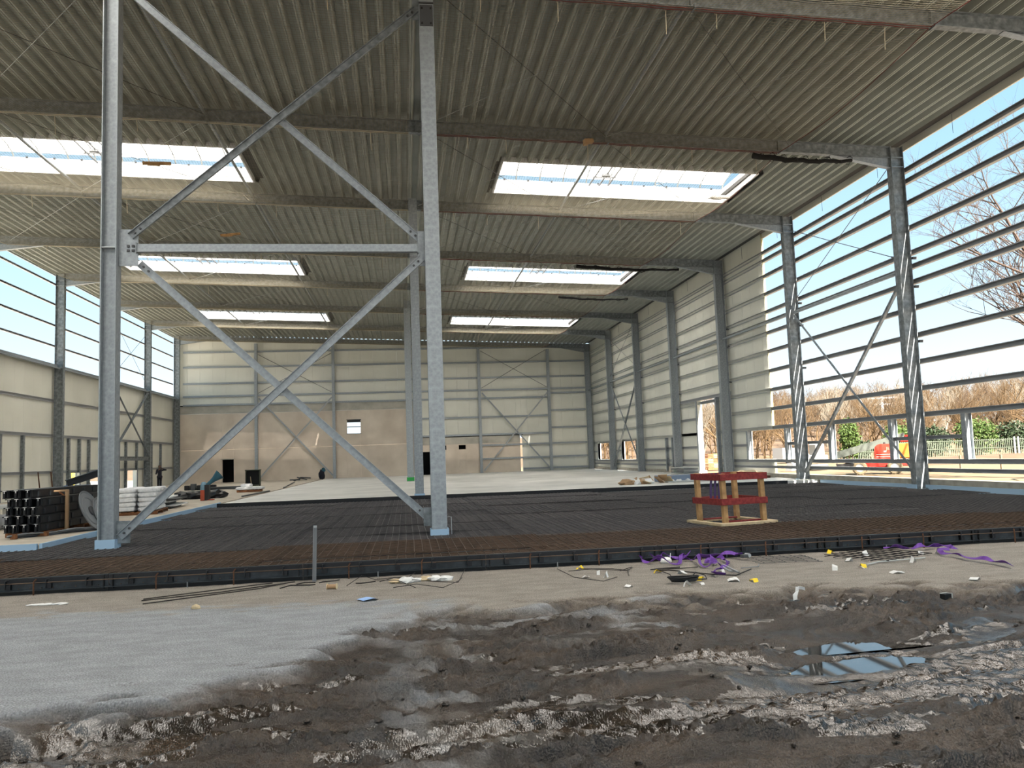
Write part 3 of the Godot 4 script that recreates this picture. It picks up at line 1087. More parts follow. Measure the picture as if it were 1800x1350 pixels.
func build_wall_right():
	var w := setting("wall_right")
	var xr := XR + 0.52
	var high := [11.66, 11.24, 10.43, 9.5, 8.58, 8.07, 7.5, 6.55, 5.55, 4.58, 3.62, 2.67]
	for i in range(-4, 7):
		var za := frame_z(i)
		var zb := frame_z(i + 1)
		var pa := za - 1.85
		var pb := za - 6.3
		for y in high:
			if i == 3 and y < 4.0 and y > 2.0:
				z_rail(w, "wall_rail", xr, y, za - 5.2, zb, 0.16, 0.1, M.rail)
				continue
			z_rail(w, "wall_rail", xr, y, za, zb, 0.18, 0.15, M.rail)
		if i == 3:
			z_rail(w, "door_lintel", xr, 4.85, za, zb, 0.2, 0.1, M.rail)
			for y in [0.68, 0.99, 1.83, 2.67]:
				z_rail(w, "wall_rail", xr, y, za - 5.2, zb, 0.16, 0.1, M.rail)
				z_rail(w, "wall_rail", xr, y, za, za - 1.8, 0.16, 0.1, M.rail)
			continue
		z_rail(w, "wall_rail", xr, 0.99, za, zb, 0.16, 0.1, M.rail)
		z_rail(w, "wall_rail", xr, 0.68, za, zb, 0.14, 0.1, M.rail)
		if i == 4:
			pa = za - 1.7
			pb = za - 3.0
			z_rail(w, "wall_rail", xr, 1.83, za, zb, 0.16, 0.1, M.rail)
		else:
			z_rail(w, "wall_rail", xr, 1.83, za, pa, 0.14, 0.1, M.rail)
			z_rail(w, "wall_rail", xr, 1.83, pb, zb, 0.14, 0.1, M.rail)
		for z in [pa, pb]:
			var g := G.new()
			var y0 := 1.06 if i != 4 else 0.25
			g.prism(i_outline(0.24, 0.22, 0.012, 0.01), Vector3(xr + 0.02, y0, z), Vector3(0, 0, 1), Vector3(1, 0, 0), Vector3(0, 2.58 - y0, 0))
			part("window_post", g, M.zinc, w)
	var foot := G.new()
	foot.box(Vector3(xr - 0.05, 0.32, frame_z(4) - 1.7), Vector3(0.5, 0.5, 0.5))
	part("post_footing", foot, M.sand, w)
	# door bay posts
	for z in [frame_z(3) - 1.9, frame_z(3) - 5.1]:
		var g := G.new()
		g.prism(i_outline(0.28, 0.22, 0.012, 0.01), Vector3(xr + 0.02, 0.16, z), Vector3(0, 0, 1), Vector3(1, 0, 0), Vector3(0, 4.6, 0))
		part("door_post", g, M.zinc, w)
	# sandwich panels from the third bay to the corner
	var holes := [[-48.72, -45.7, -1.0, 4.75], [-42.4, -38.79, 1.07, 2.60], [-41.47 - 0.1, -37.0, 1.07, 2.60]]
	for i in [5, 6]:
		holes.append([frame_z(i) - 6.3, frame_z(i) - 1.85 - 0.0, 1.07, 2.68])
	holes = [holes[0], [-41.50, -38.79, 1.07, 2.60], holes[3], holes[4]]
	var xp := XR + 0.69
	for r in wall_rects(-78.4, -38.79, 0.36, 12.75, steps(-78.4, -38.8, 1.15), holes):
		var g := G.new()
		g.bbox(Vector3(xp, (r[2] + r[3]) * 0.5, (r[0] + r[1]) * 0.5), Vector3(0.12, r[3] - r[2], r[1] - r[0] - 0.004), 0.006)
		part("wall_panel", g, M.panel, w)
	var e := G.new()
	e.box(Vector3(xp, 7.67, -38.77), Vector3(0.10, 10.14, 0.03))
	e.box(Vector3(xp, 0.70, -38.77), Vector3(0.10, 0.66, 0.03))
	part("panel_foam_edge", e, M.foam, w)
	# reveals of the openings
	for h in holes:
		var g := G.new()
		var y0 := maxf(h[2], 0.16)
		g.box(Vector3(XR + 0.60, (y0 + h[3]) * 0.5, h[0] - 0.02), Vector3(0.30, h[3] - y0, 0.05))
		if h[1] < -39.0:
			g.box(Vector3(XR + 0.60, (y0 + h[3]) * 0.5, h[1] + 0.02), Vector3(0.30, h[3] - y0, 0.05))
		part("opening_reveal", g, M.panel, w)
	# concrete kerb
	var k := G.new()
	k.bbox(Vector3(XR + 0.70, 0.04, -18.0), Vector3(0.36, 0.64, 55.2), 0.015)
	k.bbox(Vector3(XR + 0.70, 0.04, -63.7), Vector3(0.36, 0.64, 30.0), 0.015)
	part("kerb", k, M.kerb, w)
	k = G.new()
	k.box(Vector3(XR + 0.47, 0.06, -12.0), Vector3(0.08, 0.2, 44.0))
	part("edge_strip", k, M.blue_foam, w)
	# bracing in two bays
	for i in [1, 5]:
		var za := frame_z(i) - 0.15
		var zb := frame_z(i + 1) + 0.15
		var x := XR + 0.22
		var s := G.new()
		s.tube(PackedVector3Array([Vector3(x + 0.05, 7.93, za), Vector3(x + 0.05, 7.93, zb)]), 0.075, 10)
		part("strut_tube", s, M.zinc, w)
		for d in 2:
			var g := G.new()
			g.bar(l_outline(0.11), Vector3(x + 0.05 * d, 7.75 if d == 0 else 0.45, zb), Vector3(x + 0.05 * d, 0.45 if d == 0 else 7.65, za))
			part("brace_angle", g, M.zinc if d == 0 else M.zinc_old, w)
			g = G.new()
			var a := Vector3(x + 0.04 * d, 11.9 if d == 0 else 8.4, zb)
			var b := Vector3(x + 0.04 * d, 8.4 if d == 0 else 12.1, za)
			g.tube(PackedVector3Array([a, b]), 0.016, 6)
			var dd := (b - a).normalized()
			g.tube(PackedVector3Array([b - dd * 0.5, b - dd * 0.1] if d == 0 else [a + dd * 0.1, a + dd * 0.5]), 0.035, 6)
			part("tie_rod", g, M.grey, w)
	for y in [8.0]:
		for i in [2, 3, 4, 6]:
			var s := G.new()
			s.tube(PackedVector3Array([Vector3(XR + 0.27, 7.93, frame_z(i) - 0.15), Vector3(XR + 0.27, 7.93, frame_z(i + 1) + 0.15)]), 0.06, 8)
			part("strut_tube", s, M.zinc, w)


func build_wall_left():
	var w := setting("wall_left")
	var xl := XL - 0.52
	for i in range(-4, 7):
		var za := frame_z(i)
		var zb := frame_z(i + 1)
		for y in [13.25, 11.99, 10.68, 9.4]:
			z_rail(w, "wall_rail", xl, y, za, zb, 0.12, 0.09, M.rail, -1.0)
		for y in [6.02, 3.88]:
			z_rail(w, "wall_rail", xl, y, za, zb, 0.18, 0.1, M.rail, -1.0)
		# ledge on top of the cladding
		var g := G.new()
		g.box(Vector3(XL - 0.55, 8.22, (za + zb) * 0.5), Vector3(0.36, 0.05, BAY))
		g.box(Vector3(XL - 0.40, 8.12, (za + zb) * 0.5), Vector3(0.05, 0.2, BAY))
		part("cladding_ledge", g, M.zinc, w)
		g = G.new()
		g.tube(PackedVector3Array([Vector3(XL - 0.2, 8.0, za + 0.1), Vector3(XL - 0.2, 8.0, zb - 0.1)]), 0.055, 8)
		part("ledge_tube", g, M.zinc, w)
		var posts: Array = [za - 1.9, za - 4.5] if i not in [4, 5] else ([-54.4, -56.1, -57.7] if i == 4 else [-63.4, -65.0, -67.5])
		for z in posts:
			g = G.new()
			g.prism(i_outline(0.22, 0.2, 0.012, 0.01), Vector3(xl - 0.02, 0.1, z), Vector3(0, 0, 1), Vector3(1, 0, 0), Vector3(0, 3.7, 0))
			part("window_post", g, M.zinc_old, w)
		z_rail(w, "wall_rail", xl, 1.68, za, zb, 0.16, 0.1, M.rail, -1.0)
	var holes := [[-56.05, -54.75, 0.0, 1.58], [-60.4, -57.8, 0.32, 1.60], [-67.35, -65.2, 0.12, 1.62]]
	for r in wall_rects(-78.4, 24.0, 0.05, 8.2, steps(-78.4, 24.0, 1.15), holes):
		var g := G.new()
		g.bbox(Vector3(XL - 0.69, (r[2] + r[3]) * 0.5, (r[0] + r[1]) * 0.5), Vector3(0.12, r[3] - r[2], r[1] - r[0] - 0.004), 0.006)
		part("wall_panel", g, M.panel, w)
	for h in holes:
		var g := G.new()
		g.box(Vector3(XL - 0.60, (h[2] + h[3]) * 0.5, h[0] - 0.02), Vector3(0.30, h[3] - h[2], 0.06))
		g.box(Vector3(XL - 0.60, (h[2] + h[3]) * 0.5, h[1] + 0.02), Vector3(0.30, h[3] - h[2], 0.06))
		part("opening_reveal", g, M.panel, w)
	var k := G.new()
	k.bbox(Vector3(XL - 0.62, -0.02, -35.0), Vector3(0.3, 0.36, 88.0), 0.015)
	part("kerb", k, M.kerb, w)
	# reddish props that lean on the cladding
	for z in [-50.2, -51.9]:
		var g := G.new()
		g.tube(PackedVector3Array([Vector3(XL - 0.35, 0.1, z), Vector3(XL - 0.5, 1.7, z + 0.05)]), 0.035, 6)
		part("wall_pipe", g, M.rust, w)
	var za := frame_z(5) - 0.15
	var zb := frame_z(6) + 0.15
	var x := XL - 0.22
	var s := G.new()
	s.prism(i_outline(0.3, 0.24, 0.015, 0.01), Vector3(x + 0.1, 2.5, za), Vector3(1, 0, 0), Vector3(0, 1, 0), Vector3(0, 0, zb - za))
	part("brace_strut", s, M.zinc_old, w)
	for d in 2:
		var g := G.new()
		g.bar(l_outline(0.13), Vector3(x + 0.05 * d, 7.9 if d == 0 else 2.7, zb), Vector3(x + 0.05 * d, 2.7 if d == 0 else 7.9, za))
		part("brace_angle", g, M.zinc_old, w)
		g = G.new()
		g.tube(PackedVector3Array([Vector3(x, 12.9 if d == 0 else 8.4, zb), Vector3(x, 8.4 if d == 0 else 12.9, za)]), 0.016, 6)
		part("tie_rod", g, M.grey, w)


func build_wall_back():
	var w := setting("wall_back")
	var zp := -78.42
	var box := func(called: String, r: Array, thick: float, zc: float, m: Material):
		var g := G.new()
		g.bbox(Vector3((r[0] + r[1]) * 0.5, (r[2] + r[3]) * 0.5, zc), Vector3(r[1] - r[0] - 0.004, r[3] - r[2], thick), 0.006)
		part(called, g, m, w)
	# precast concrete in three bands, with a door and a window; a lower piece further right
	var door := [-17.02, -15.98, 0.0, 2.28]
	var win := [-5.5, -4.22, 4.34, 5.68]
	for b in [[0.0, 3.22], [3.22, 6.62]]:
		for r in wall_rects(XL - 0.6, 0.9, b[0], b[1] - 0.02, [-13.87, -6.7], [door, win]):
			box.call("concrete_panel", r, 0.26, zp, M.concrete)
	for r in wall_rects(XL - 0.6, 0.9, 6.62, 7.33, [-13.87, -6.7], []):
		box.call("concrete_beam", r, 0.27, zp, M.concrete_grey)
	var holes2 := [[1.65, 2.4, 0.0, 2.36], [3.55, 3.95, 2.50, 2.92], [5.15, 5.84, 2.50, 2.92]]
	for r in wall_rects(0.9, 11.2, 0.0, 3.0, [7.3], holes2):
		box.call("concrete_panel", r, 0.26, zp, M.concrete)
	for r in wall_rects(0.9, 11.2, 3.0, 3.70, [7.3], []):
		box.call("concrete_beam", r, 0.27, zp, M.concrete_grey)
	# panels above and beside
	for r in wall_rects(XL - 0.6, XR + 0.7, 7.42, 13.9, steps(XL - 0.6, XR + 0.7, 1.15), []):
		r[3] = roof_y(r[0]) + 0.1
		box.call("wall_panel", r, 0.12, zp, M.panel)
	for r in wall_rects(0.9, 11.42, 3.78, 7.42, steps(XL - 0.6, XR + 0.7, 1.15), []):
		box.call("wall_panel", r, 0.12, zp, M.panel)
	for r in wall_rects(11.42, XR + 0.7, 0.1, 7.42, steps(XL - 0.6, XR + 0.7, 1.15), []):
		box.call("wall_panel", r, 0.12, zp, M.panel)
	var t := G.new()
	t.box(Vector3((XL + 0.9) * 0.5, 7.37, zp + 0.02), Vector3(21.9, 0.10, 0.2))
	t.box(Vector3(6.2, 3.74, zp + 0.02), Vector3(10.6, 0.08, 0.2))
	part("panel_flashing", t, M.black, w)
	# dark rooms behind the doorways and holes
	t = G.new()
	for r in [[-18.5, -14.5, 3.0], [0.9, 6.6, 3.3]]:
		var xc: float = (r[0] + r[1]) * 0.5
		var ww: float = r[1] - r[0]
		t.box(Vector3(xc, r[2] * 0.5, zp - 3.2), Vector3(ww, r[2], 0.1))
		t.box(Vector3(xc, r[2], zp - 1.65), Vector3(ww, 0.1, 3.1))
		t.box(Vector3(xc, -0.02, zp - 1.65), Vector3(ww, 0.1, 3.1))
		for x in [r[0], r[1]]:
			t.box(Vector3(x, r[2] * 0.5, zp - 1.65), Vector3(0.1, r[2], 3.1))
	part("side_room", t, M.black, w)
	var f := G.new()
	for y in [4.34, 5.68]:
		f.box(Vector3(-4.86, y, zp + 0.0), Vector3(1.4, 0.06, 0.3))
	f.box(Vector3(-4.86, 5.0, zp - 0.1), Vector3(1.28, 0.08, 0.05))
	f.box(Vector3(-4.86, 5.55, zp - 0.1), Vector3(1.28, 0.22, 0.06))
	part("window_frame", f, M.grey_dark, w)
	f = G.new()
	f.box(Vector3(-16.5, 2.32, zp + 0.03), Vector3(1.3, 0.08, 0.3))
	part("door_lintel", f, M.concrete_grey, w)
	# rails
	for r in [[XL + 0.2, XR, 12.42], [XL + 0.2, 0.5, 11.0], [0.5, XR, 10.97], [XL + 0.2, XR, 9.45], [XL + 0.2, XR, 8.24], [XL + 0.2, 14.2, 7.42], [14.2, XR, 7.8], [0.9, 14.2, 5.58], [14.2, XR, 6.08], [0.9, 14.2, 3.86], [14.2, XR, 4.38], [7.3, XR, 2.82], [7.3, XR, 1.5], [11.4, XR, 0.42]]:
		var g := G.new()
		g.bar(c_outline(0.17, 0.1), Vector3(r[1], r[2], zp + 0.16), Vector3(r[0], r[2], zp + 0.16))
		part("wall_rail", g, M.zinc, w)
	# bracing
	for b in [[-13.87, -6.7], [7.3, 14.2]]:
		for d in 2:
			var g := G.new()
			var xa: float = b[d] + (0.2 if d == 0 else -0.2)
			var xb: float = b[1 - d] + (-0.2 if d == 0 else 0.2)
			g.bar(l_outline(0.13), Vector3(xa, 7.9, zp + 0.42 + 0.06 * d), Vector3(xb, 0.4, zp + 0.42 + 0.06 * d), Vector3(0, 0, 1))
			part("brace_angle", g, M.zinc if d == 0 else M.zinc_bright, w)
			g = G.new()
			g.tube(PackedVector3Array([Vector3(xa, 12.1, zp + 0.42 + 0.05 * d), Vector3(xb, 8.4, zp + 0.42 + 0.05 * d)]), 0.022, 5)
			part("tie_rod", g, M.grey_dark, w)
	var k := 0
	for x in [-13.87, -6.7, 0.95, 7.3, 14.2]:
		var o := thing("wind_post", "slim steel post against the back wall, %s from the clad-wall corner" % ORD[k], "post", Vector3(x, 0.16, zp + 0.40), 0.0, "posts of the back wall")
		column_parts(o, 0.30, 0.26, roof_y(x) - 0.72, true, M.zinc)
		k += 1


# ---------------------------------------------------------------- crossed brace between the two front columns
func build_front_brace():
	var z := -17.82
	var gp := "members of the front crossed brace"
	var gusset := func(x: float, y: float, sx: float, sy: float):
		var g := G.new()
		g.bbox(Vector3(x, y, z), Vector3(sx, sy, 0.016), 0.003)
		return g
	var bar := func(called: String, label: String, a: Vector3, b: Vector3, prof: PackedVector2Array, up: Vector3, m: Material):
		var o := thing(called, label, "brace", Vector3.ZERO, 0.0, gp)
		var g := G.new()
		g.bar(prof, a, b, up)
		part("angle_bar", g, m, o)
		var d := (b - a).normalized()
		for e in [a, b]:
			var s := 1.0 if e == a else -1.0
			for q in [0.12, 0.26]:
				var p: Vector3 = e + d * s * q
				var bo := G.new()
				bo.lathe(PackedVector2Array([Vector2(0, 0.0), Vector2(0.026, 0.0), Vector2(0.026, 0.03), Vector2(0, 0.03)]), Transform3D(Basis(Vector3.RIGHT, PI / 2), p + up.cross(d) * 0.06 * 0.0 + Vector3(0, 0, 0.02)), 6)
				part("bolt", bo, M.grey_dark, o)
	# U sections of 0.16 m
	var u := PackedVector2Array([Vector2(-0.08, 0), Vector2(0.08, 0), Vector2(0.08, 0.07), Vector2(0.068, 0.07), Vector2(0.068, 0.012), Vector2(-0.068, 0.012), Vector2(-0.068, 0.07), Vector2(-0.08, 0.07)])
	var v := Vector3(0, 0, 1)
	bar.call("brace_bar", "lower brace bar rising from the collared column foot up to the middle column", Vector3(-5.92, 0.30, z + 0.01), Vector3(0.47, 6.20, z + 0.01), u, v, M.zinc)
	bar.call("brace_bar", "lower brace bar falling from the strut end down to the middle column foot", Vector3(-5.60, 6.12, z - 0.10), Vector3(0.47, 0.40, z - 0.10), u, v, M.zinc)
	bar.call("brace_bar", "dark upper brace bar rising to the top of the middle column", Vector3(-5.75, 6.68, z + 0.01), Vector3(0.47, 12.06, z + 0.01), u, v, M.zinc_old)
	bar.call("brace_bar", "upper brace bar falling from the roof to the strut at the middle column", Vector3(-5.92, 12.34, z - 0.10), Vector3(0.42, 6.66, z - 0.10), u, v, M.zinc)
	var o := thing("brace_strut", "level galvanised strut halfway up between the two front columns", "strut", Vector3.ZERO, 0.0, gp)
	var g := G.new()
	g.bar(PackedVector2Array([Vector2(-0.07, -0.085), Vector2(0.07, -0.085), Vector2(0.07, 0.085), Vector2(-0.07, 0.085)]), Vector3(-5.62, 6.42, z), Vector3(0.38, 6.42, z))
	part("hollow_section", g, M.zinc, o)
	for x in [-5.62, 0.38]:
		g = G.new()
		g.box(Vector3(x, 6.42, z), Vector3(0.025, 0.23, 0.20))
		part("end_plate", g, M.zinc_old, o)
	o = thing("gusset_plate", "large bolted gusset plate where strut and bars meet the collared column", "plate", Vector3.ZERO, 0.0, "")
	part("plate", gusset.call(-5.80, 6.44, 0.40, 0.80), M.zinc, o)
	g = G.new()
	for p in [[-5.70, 6.47], [-5.70, 6.37], [-5.80, 6.47], [-5.80, 6.37]]:
		g.box(Vector3(p[0], p[1], z + 0.02), Vector3(0.05, 0.05, 0.04))
	part("bolt", g, M.grey_dark, o)
	o = thing("gusset_plate", "small bolted gusset plate on the flank of the middle column", "plate", Vector3.ZERO, 0.0, "")
	part("plate", gusset.call(0.46, 6.42, 0.16, 0.80), M.zinc, o)
	o = thing("gusset_plate", "gusset plate at the foot of the collared column", "plate", Vector3.ZERO, 0.0, "")
	part("plate", gusset.call(-5.86, 0.40, 0.28, 0.46), M.zinc_old, o)
	o = thing("gusset_plate", "gusset plate at the foot of the tall middle column", "plate", Vector3.ZERO, 0.0, "")
	part("plate", gusset.call(0.45, 0.44, 0.18, 0.40), M.zinc_old, o)
	o = thing("gusset_plate", "gusset plate near the top of the tall middle column", "plate", Vector3.ZERO, 0.0, "")
	part("plate", gusset.call(0.46, 12.06, 0.16, 0.5), M.zinc_old, o)


# ---------------------------------------------------------------- safety nets under the roof
func build_nets():
	for i in range(-1, 7):
		var za := frame_z(i) - 0.05
		var zb := frame_z(i + 1) + 0.05
		var pitch := 0.1 if i < 2 else 0.2
		var r := 0.0036 if i < 2 else 0.005
		for half in 2:
			var xa: float = XL + 0.6 if half == 0 else 0.95
			var xb: float = 0.35 if half == 0 else 13.6
			var ww := xb - xa
			var yf := func(x: float, z: float) -> float:
				var t := (z - za) / (zb - za)
				var u := (x - xa) / ww
				return roof_y(x) - 0.44 - 0.42 * sin(PI * t) * (0.6 + 0.4 * sin(PI * u)) + 0.03 * n1.get_noise_2d(x * 0.5, z * 0.5)
			var o := thing("safety_net", "tan safety net under the roof, %s side, %s bay from the mud" % ["clad-wall" if half == 0 else "open-wall", ORD[i + 1]], "net", Vector3.ZERO, 0.0, "safety nets under the roof")
			var g := G.new()
			var nx := int(ww / pitch)
			for k in nx + 1:
				var x := xa + k * pitch
				var prev := Vector3.ZERO
				for q in 9:
					var z := lerpf(za, zb, q / 8.0)
					var p := Vector3(x + 0.012 * sin(k * 1.3 + q * 2.1), yf.call(x, z), z)
					if q > 0:
						thread(g, prev, p, r)
					prev = p
			var nz := int(BAY / pitch)
			for k in nz + 1:
				var z := za - k * pitch
				var prev := Vector3.ZERO
				var ns := 24
				for q in ns + 1:
					var x := lerpf(xa, xb, float(q) / ns)
					var p := Vector3(x, yf.call(x, z), z + 0.012 * sin(q * 1.7 + k))
					if q > 0:
						thread(g, prev, p, r)
					prev = p
			stuff(part("mesh_of_cord", g, M.net, o))
			# edge rope and ties
			var e := G.new()
			for z in [za, zb]:
				var pts := PackedVector3Array()
				for q in 21:
					var x := lerpf(xa, xb, q / 20.0)
					pts.append(Vector3(x, roof_y(x) - 0.43 - 0.02 * (q % 2), z))
				e.tube(pts, 0.011, 4)
			var side := PackedVector3Array()
			for q in 13:
				var z := lerpf(za, zb, q / 12.0)
				var xe := xb if half == 1 else xa
				side.append(Vector3(xe, yf.call(xe, z) - 0.01, z))
			e.tube(side, 0.013, 4)
			part("edge_rope", e, M.red_rope if half == 1 else M.cord, o)
			for q in 6:
				var x := lerpf(xa, xb, (q + 0.5 + 0.2 * sin(q * 3.7 + i)) / 6.0)
				var t := G.new()
				var y := roof_y(x) - 0.42
				t.tube(PackedVector3Array([Vector3(x, y + 0.40, za - 0.10), Vector3(x, y, za - 0.12), Vector3(x + 0.01, y - 0.03, za - 0.04), Vector3(x + 0.02, y - 0.38 - 0.12 * (q % 3), za - 0.1)]), 0.009, 4)
				part("tie_cord", t, M.cord, o)
	# things lying in the nets
	var nb := "timber pieces lying in the nets"
	var plank := func(x: float, z: float, l: float, turn: float, m: Material, label: String, y: float, w := 0.13, h := 0.09):
		var o := thing("plank_offcut", label, "wood", Vector3(x, y, z), turn, nb)
		var g := G.new()
		g.bbox(Vector3(0, 0, 0), Vector3(l, h, w), 0.006, Basis(Vector3(0, 0, 1), 0.12))
		part("board", g, m, o)
		g = G.new()
		g.bbox(Vector3(-0.1, -h * 0.75, 0.0), Vector3(l * 0.45, h * 0.5, w * 0.9), 0.006, Basis(Vector3(0, 0, 1), 0.10))
		part("batten", g, m, o)
	plank.call(-8.6, -29.3, 0.95, 0.35, M.wood, "bright timber offcut lying in the net below the skylight of the clad-wall side", 12.58)
	plank.call(-7.95, -38.4, 0.9, 0.1, M.wood, "timber offcut lying in the net beyond the brace column, over the strut", 12.55)
	plank.call(6.5, -26.2, 0.32, 0.2, M.card, "small brown block caught in the net beside the second roof beam", 12.42, 0.2, 0.14)
	plank.call(13.2, -31.2, 1.1, 0.4, M.white, "white painted offcut at the corner of the open-wall skylight", 12.16, 0.2, 0.10)
	# rolled up nets
	var roll := func(label: String, x0: float, x1: float, z: float, y0: float, r: float):
		var o := thing("net_roll", label, "net", Vector3.ZERO, 0.0, "rolled black nets")
		var g := G.new()
		var pts := PackedVector3Array()
		for q in 19:
			var t := q / 18.0
			pts.append(Vector3(lerpf(x0, x1, t), y0 - (lerpf(x0, x1, t) - x0) * 0.0357 - 0.10 * sin(PI * t) + 0.02 * sin(q * 5.0), z + 0.03 * sin(q * 3.0)))
		g.tube(pts, r, 8, r * 0.55)
		part("bundle", g, M.net_black, o)
		g = G.new()
		for q in range(1, 18, 2):
			for s in 3:
				var a := rng.randf() * TAU
				g.tube(PackedVector3Array([pts[q] + Vector3(0, cos(a), sin(a)) * r, pts[q] + Vector3(0.12, cos(a) * 1.5, sin(a) * 1.4) * r * 1.0 + Vector3(0.1, 0, 0), pts[q + 1] + Vector3(0, cos(a + 0.6), sin(a + 0.6)) * r * 0.9]), 0.012, 4)
		stuff(part("loose_cord", g, M.net_black, o))
	roll.call("thick black rolled net under the beam end at the sunlit column", 12.6, 16.4, frame_z(1) + 0.1, 12.14, 0.11)
	roll.call("black rolled net sagging under the third beam behind the brace", 9.8, 15.8, frame_z(3) + 0.1, 12.24, 0.10)
	roll.call("thin dark rolled net under the far beam near the clad bays", 10.4, 15.2, frame_z(4) + 0.1, 12.2, 0.07)


func thread(g: G, a: Vector3, b: Vector3, r: float):
	var d := (b - a).normalized()
	var u := (Vector3.UP if absf(d.y) < 0.9 else Vector3.RIGHT).cross(d).normalized() * r
	var w := d.cross(u)
	var p := [u, -u * 0.5 + w * 0.87, -u * 0.5 - w * 0.87]
	for k in 3:
		var q: Vector3 = p[k]
		var s: Vector3 = p[(k + 1) % 3]
		g.tri_n(a + q, a + s, b + s, q, s, s)
		g.tri_n(a + q, b + s, b + q, q, s, q)


# ---------------------------------------------------------------- edge formwork
func build_formwork():
	for k in range(0, 13):
		var x0 := -14.92 + k * 2.68
		var words: String = "in front of the collared column" if k == 3 else ("below the steel stake" if k == 4 else ("in front of the tall middle column" if k == 5 else ("behind the purple straps" if k == 6 else ("behind the small loose mesh" if k == 7 else ("behind the larger loose mesh" if k == 8 else "%s along from the clad wall" % ORD[k])))))
		var o := thing("formwork_section", "black steel edge form section with rusty pins, %s" % words, "formwork", Vector3(x0, 0, -12.2), 0.0, "edge form sections")
		var g := G.new()
		g.box(Vector3(1.34, 0.145, 0), Vector3(2.672, 0.18, 0.008))
		g.box(Vector3(1.34, 0.232, -0.004), Vector3(2.672, 0.012, 0.03))
		g.box(Vector3(1.34, 0.062, 0.028), Vector3(2.672, 0.01, 0.055))
		part("face_plate", g, M.form, o)
		g = G.new()
		g.box(Vector3(1.34, 0.205, 0.012), Vector3(2.672, 0.05, 0.018))
		part("top_rail", g, M.form_black, o)
		g = G.new()
		g.box(Vector3(1.34, 0.02, -0.02), Vector3(2.672, 0.08, 0.03))
		part("foot_strip", g, M.black, o)
		g = G.new()
		g.tube(PackedVector3Array([Vector3(0, 0.168, 0.055), Vector3(2.68, 0.168, 0.055)]), 0.008, 6)
		part("tie_bar", g, M.rebar_brown, o)
		for q in 5:
			var x := 0.28 + q * 0.53
			g = G.new()
			g.box(Vector3(x, 0.15, 0.03), Vector3(0.012, 0.13, 0.055))
			g.box(Vector3(x + 0.035, 0.12, 0.03), Vector3(0.06, 0.07, 0.045))
			g.tube(PackedVector3Array([Vector3(x + 0.03, 0.215, 0.02), Vector3(x, 0.205, 0.06), Vector3(x, 0.10, 0.068)]), 0.008, 5)
			part("bracket", g, M.form_black, o)
		for x in [0.66, 1.72]:
			g = G.new()
			g.tube(PackedVector3Array([Vector3(x + 0.02, 0.215, 0.05), Vector3(x, 0.19, 0.08), Vector3(x, -0.06, 0.085)]), 0.0105, 6)
			part("stake", g, M.rust, o)
		g = G.new()
		g.tube(PackedVector3Array([Vector3(1.08, -0.03, 0.07), Vector3(1.08, 0.075, 0.07)]), 0.009, 6)
		part("anchor_pin", g, M.grey, o)
		g = G.new()
		for x in [0.06, 2.62]:
			g.box(Vector3(x, 0.13, 0.02), Vector3(0.012, 0.19, 0.05))
		part("end_plate", g, M.black, o)
	# slim steel stake standing before the form
	var o := thing("marker_stake", "slim grey steel stake standing upright before the edge form", "stake", Vector3(-1.34, -0.03, -12.02))
	var g := G.new()
	g.prism(l_outline(0.05, 0.006), Vector3(-0.025, 0, 0), Vector3(1, 0, 0), Vector3(0, 0, 1), Vector3(0.02, 0.82, 0))
	part("angle_bar", g, M.grey, o)
	g = G.new()
	g.box(Vector3(0.02, 0.81, 0.012), Vector3(0.05, 0.03, 0.03))
	part("cap", g, M.zinc_bright, o)


# ---------------------------------------------------------------- outside
func out_h(x: float, z: float) -> float:
	var h := -0.16 + n1.get_noise_2d(x * 0.05, z * 0.05) * 0.06
	var r := Vector2(x, z).length()
	if z < 10.0:
		h += 6.5 * smoothstep(112.0, 215.0, r) + 2.0 * smoothstep(205.0, 320.0, r)
	return h


func sheet_mesh(x0: float, x1: float, z0: float, z1: float, step: float) -> G:
	var g := G.new()
	var nx := int(ceil((x1 - x0) / step))
	var nz := int(ceil((z1 - z0) / step))
	for i in nx:
		for k in nz:
			var xa := lerpf(x0, x1, float(i) / nx)
			var xb := lerpf(x0, x1, float(i + 1) / nx)
			var za := lerpf(z0, z1, float(k) / nz)
			var zb := lerpf(z0, z1, float(k + 1) / nz)
			g.quad(Vector3(xa, out_h(xa, za), za), Vector3(xb, out_h(xb, za), za), Vector3(xb, out_h(xb, zb), zb), Vector3(xa, out_h(xa, zb), zb), Vector3.UP)
	return g


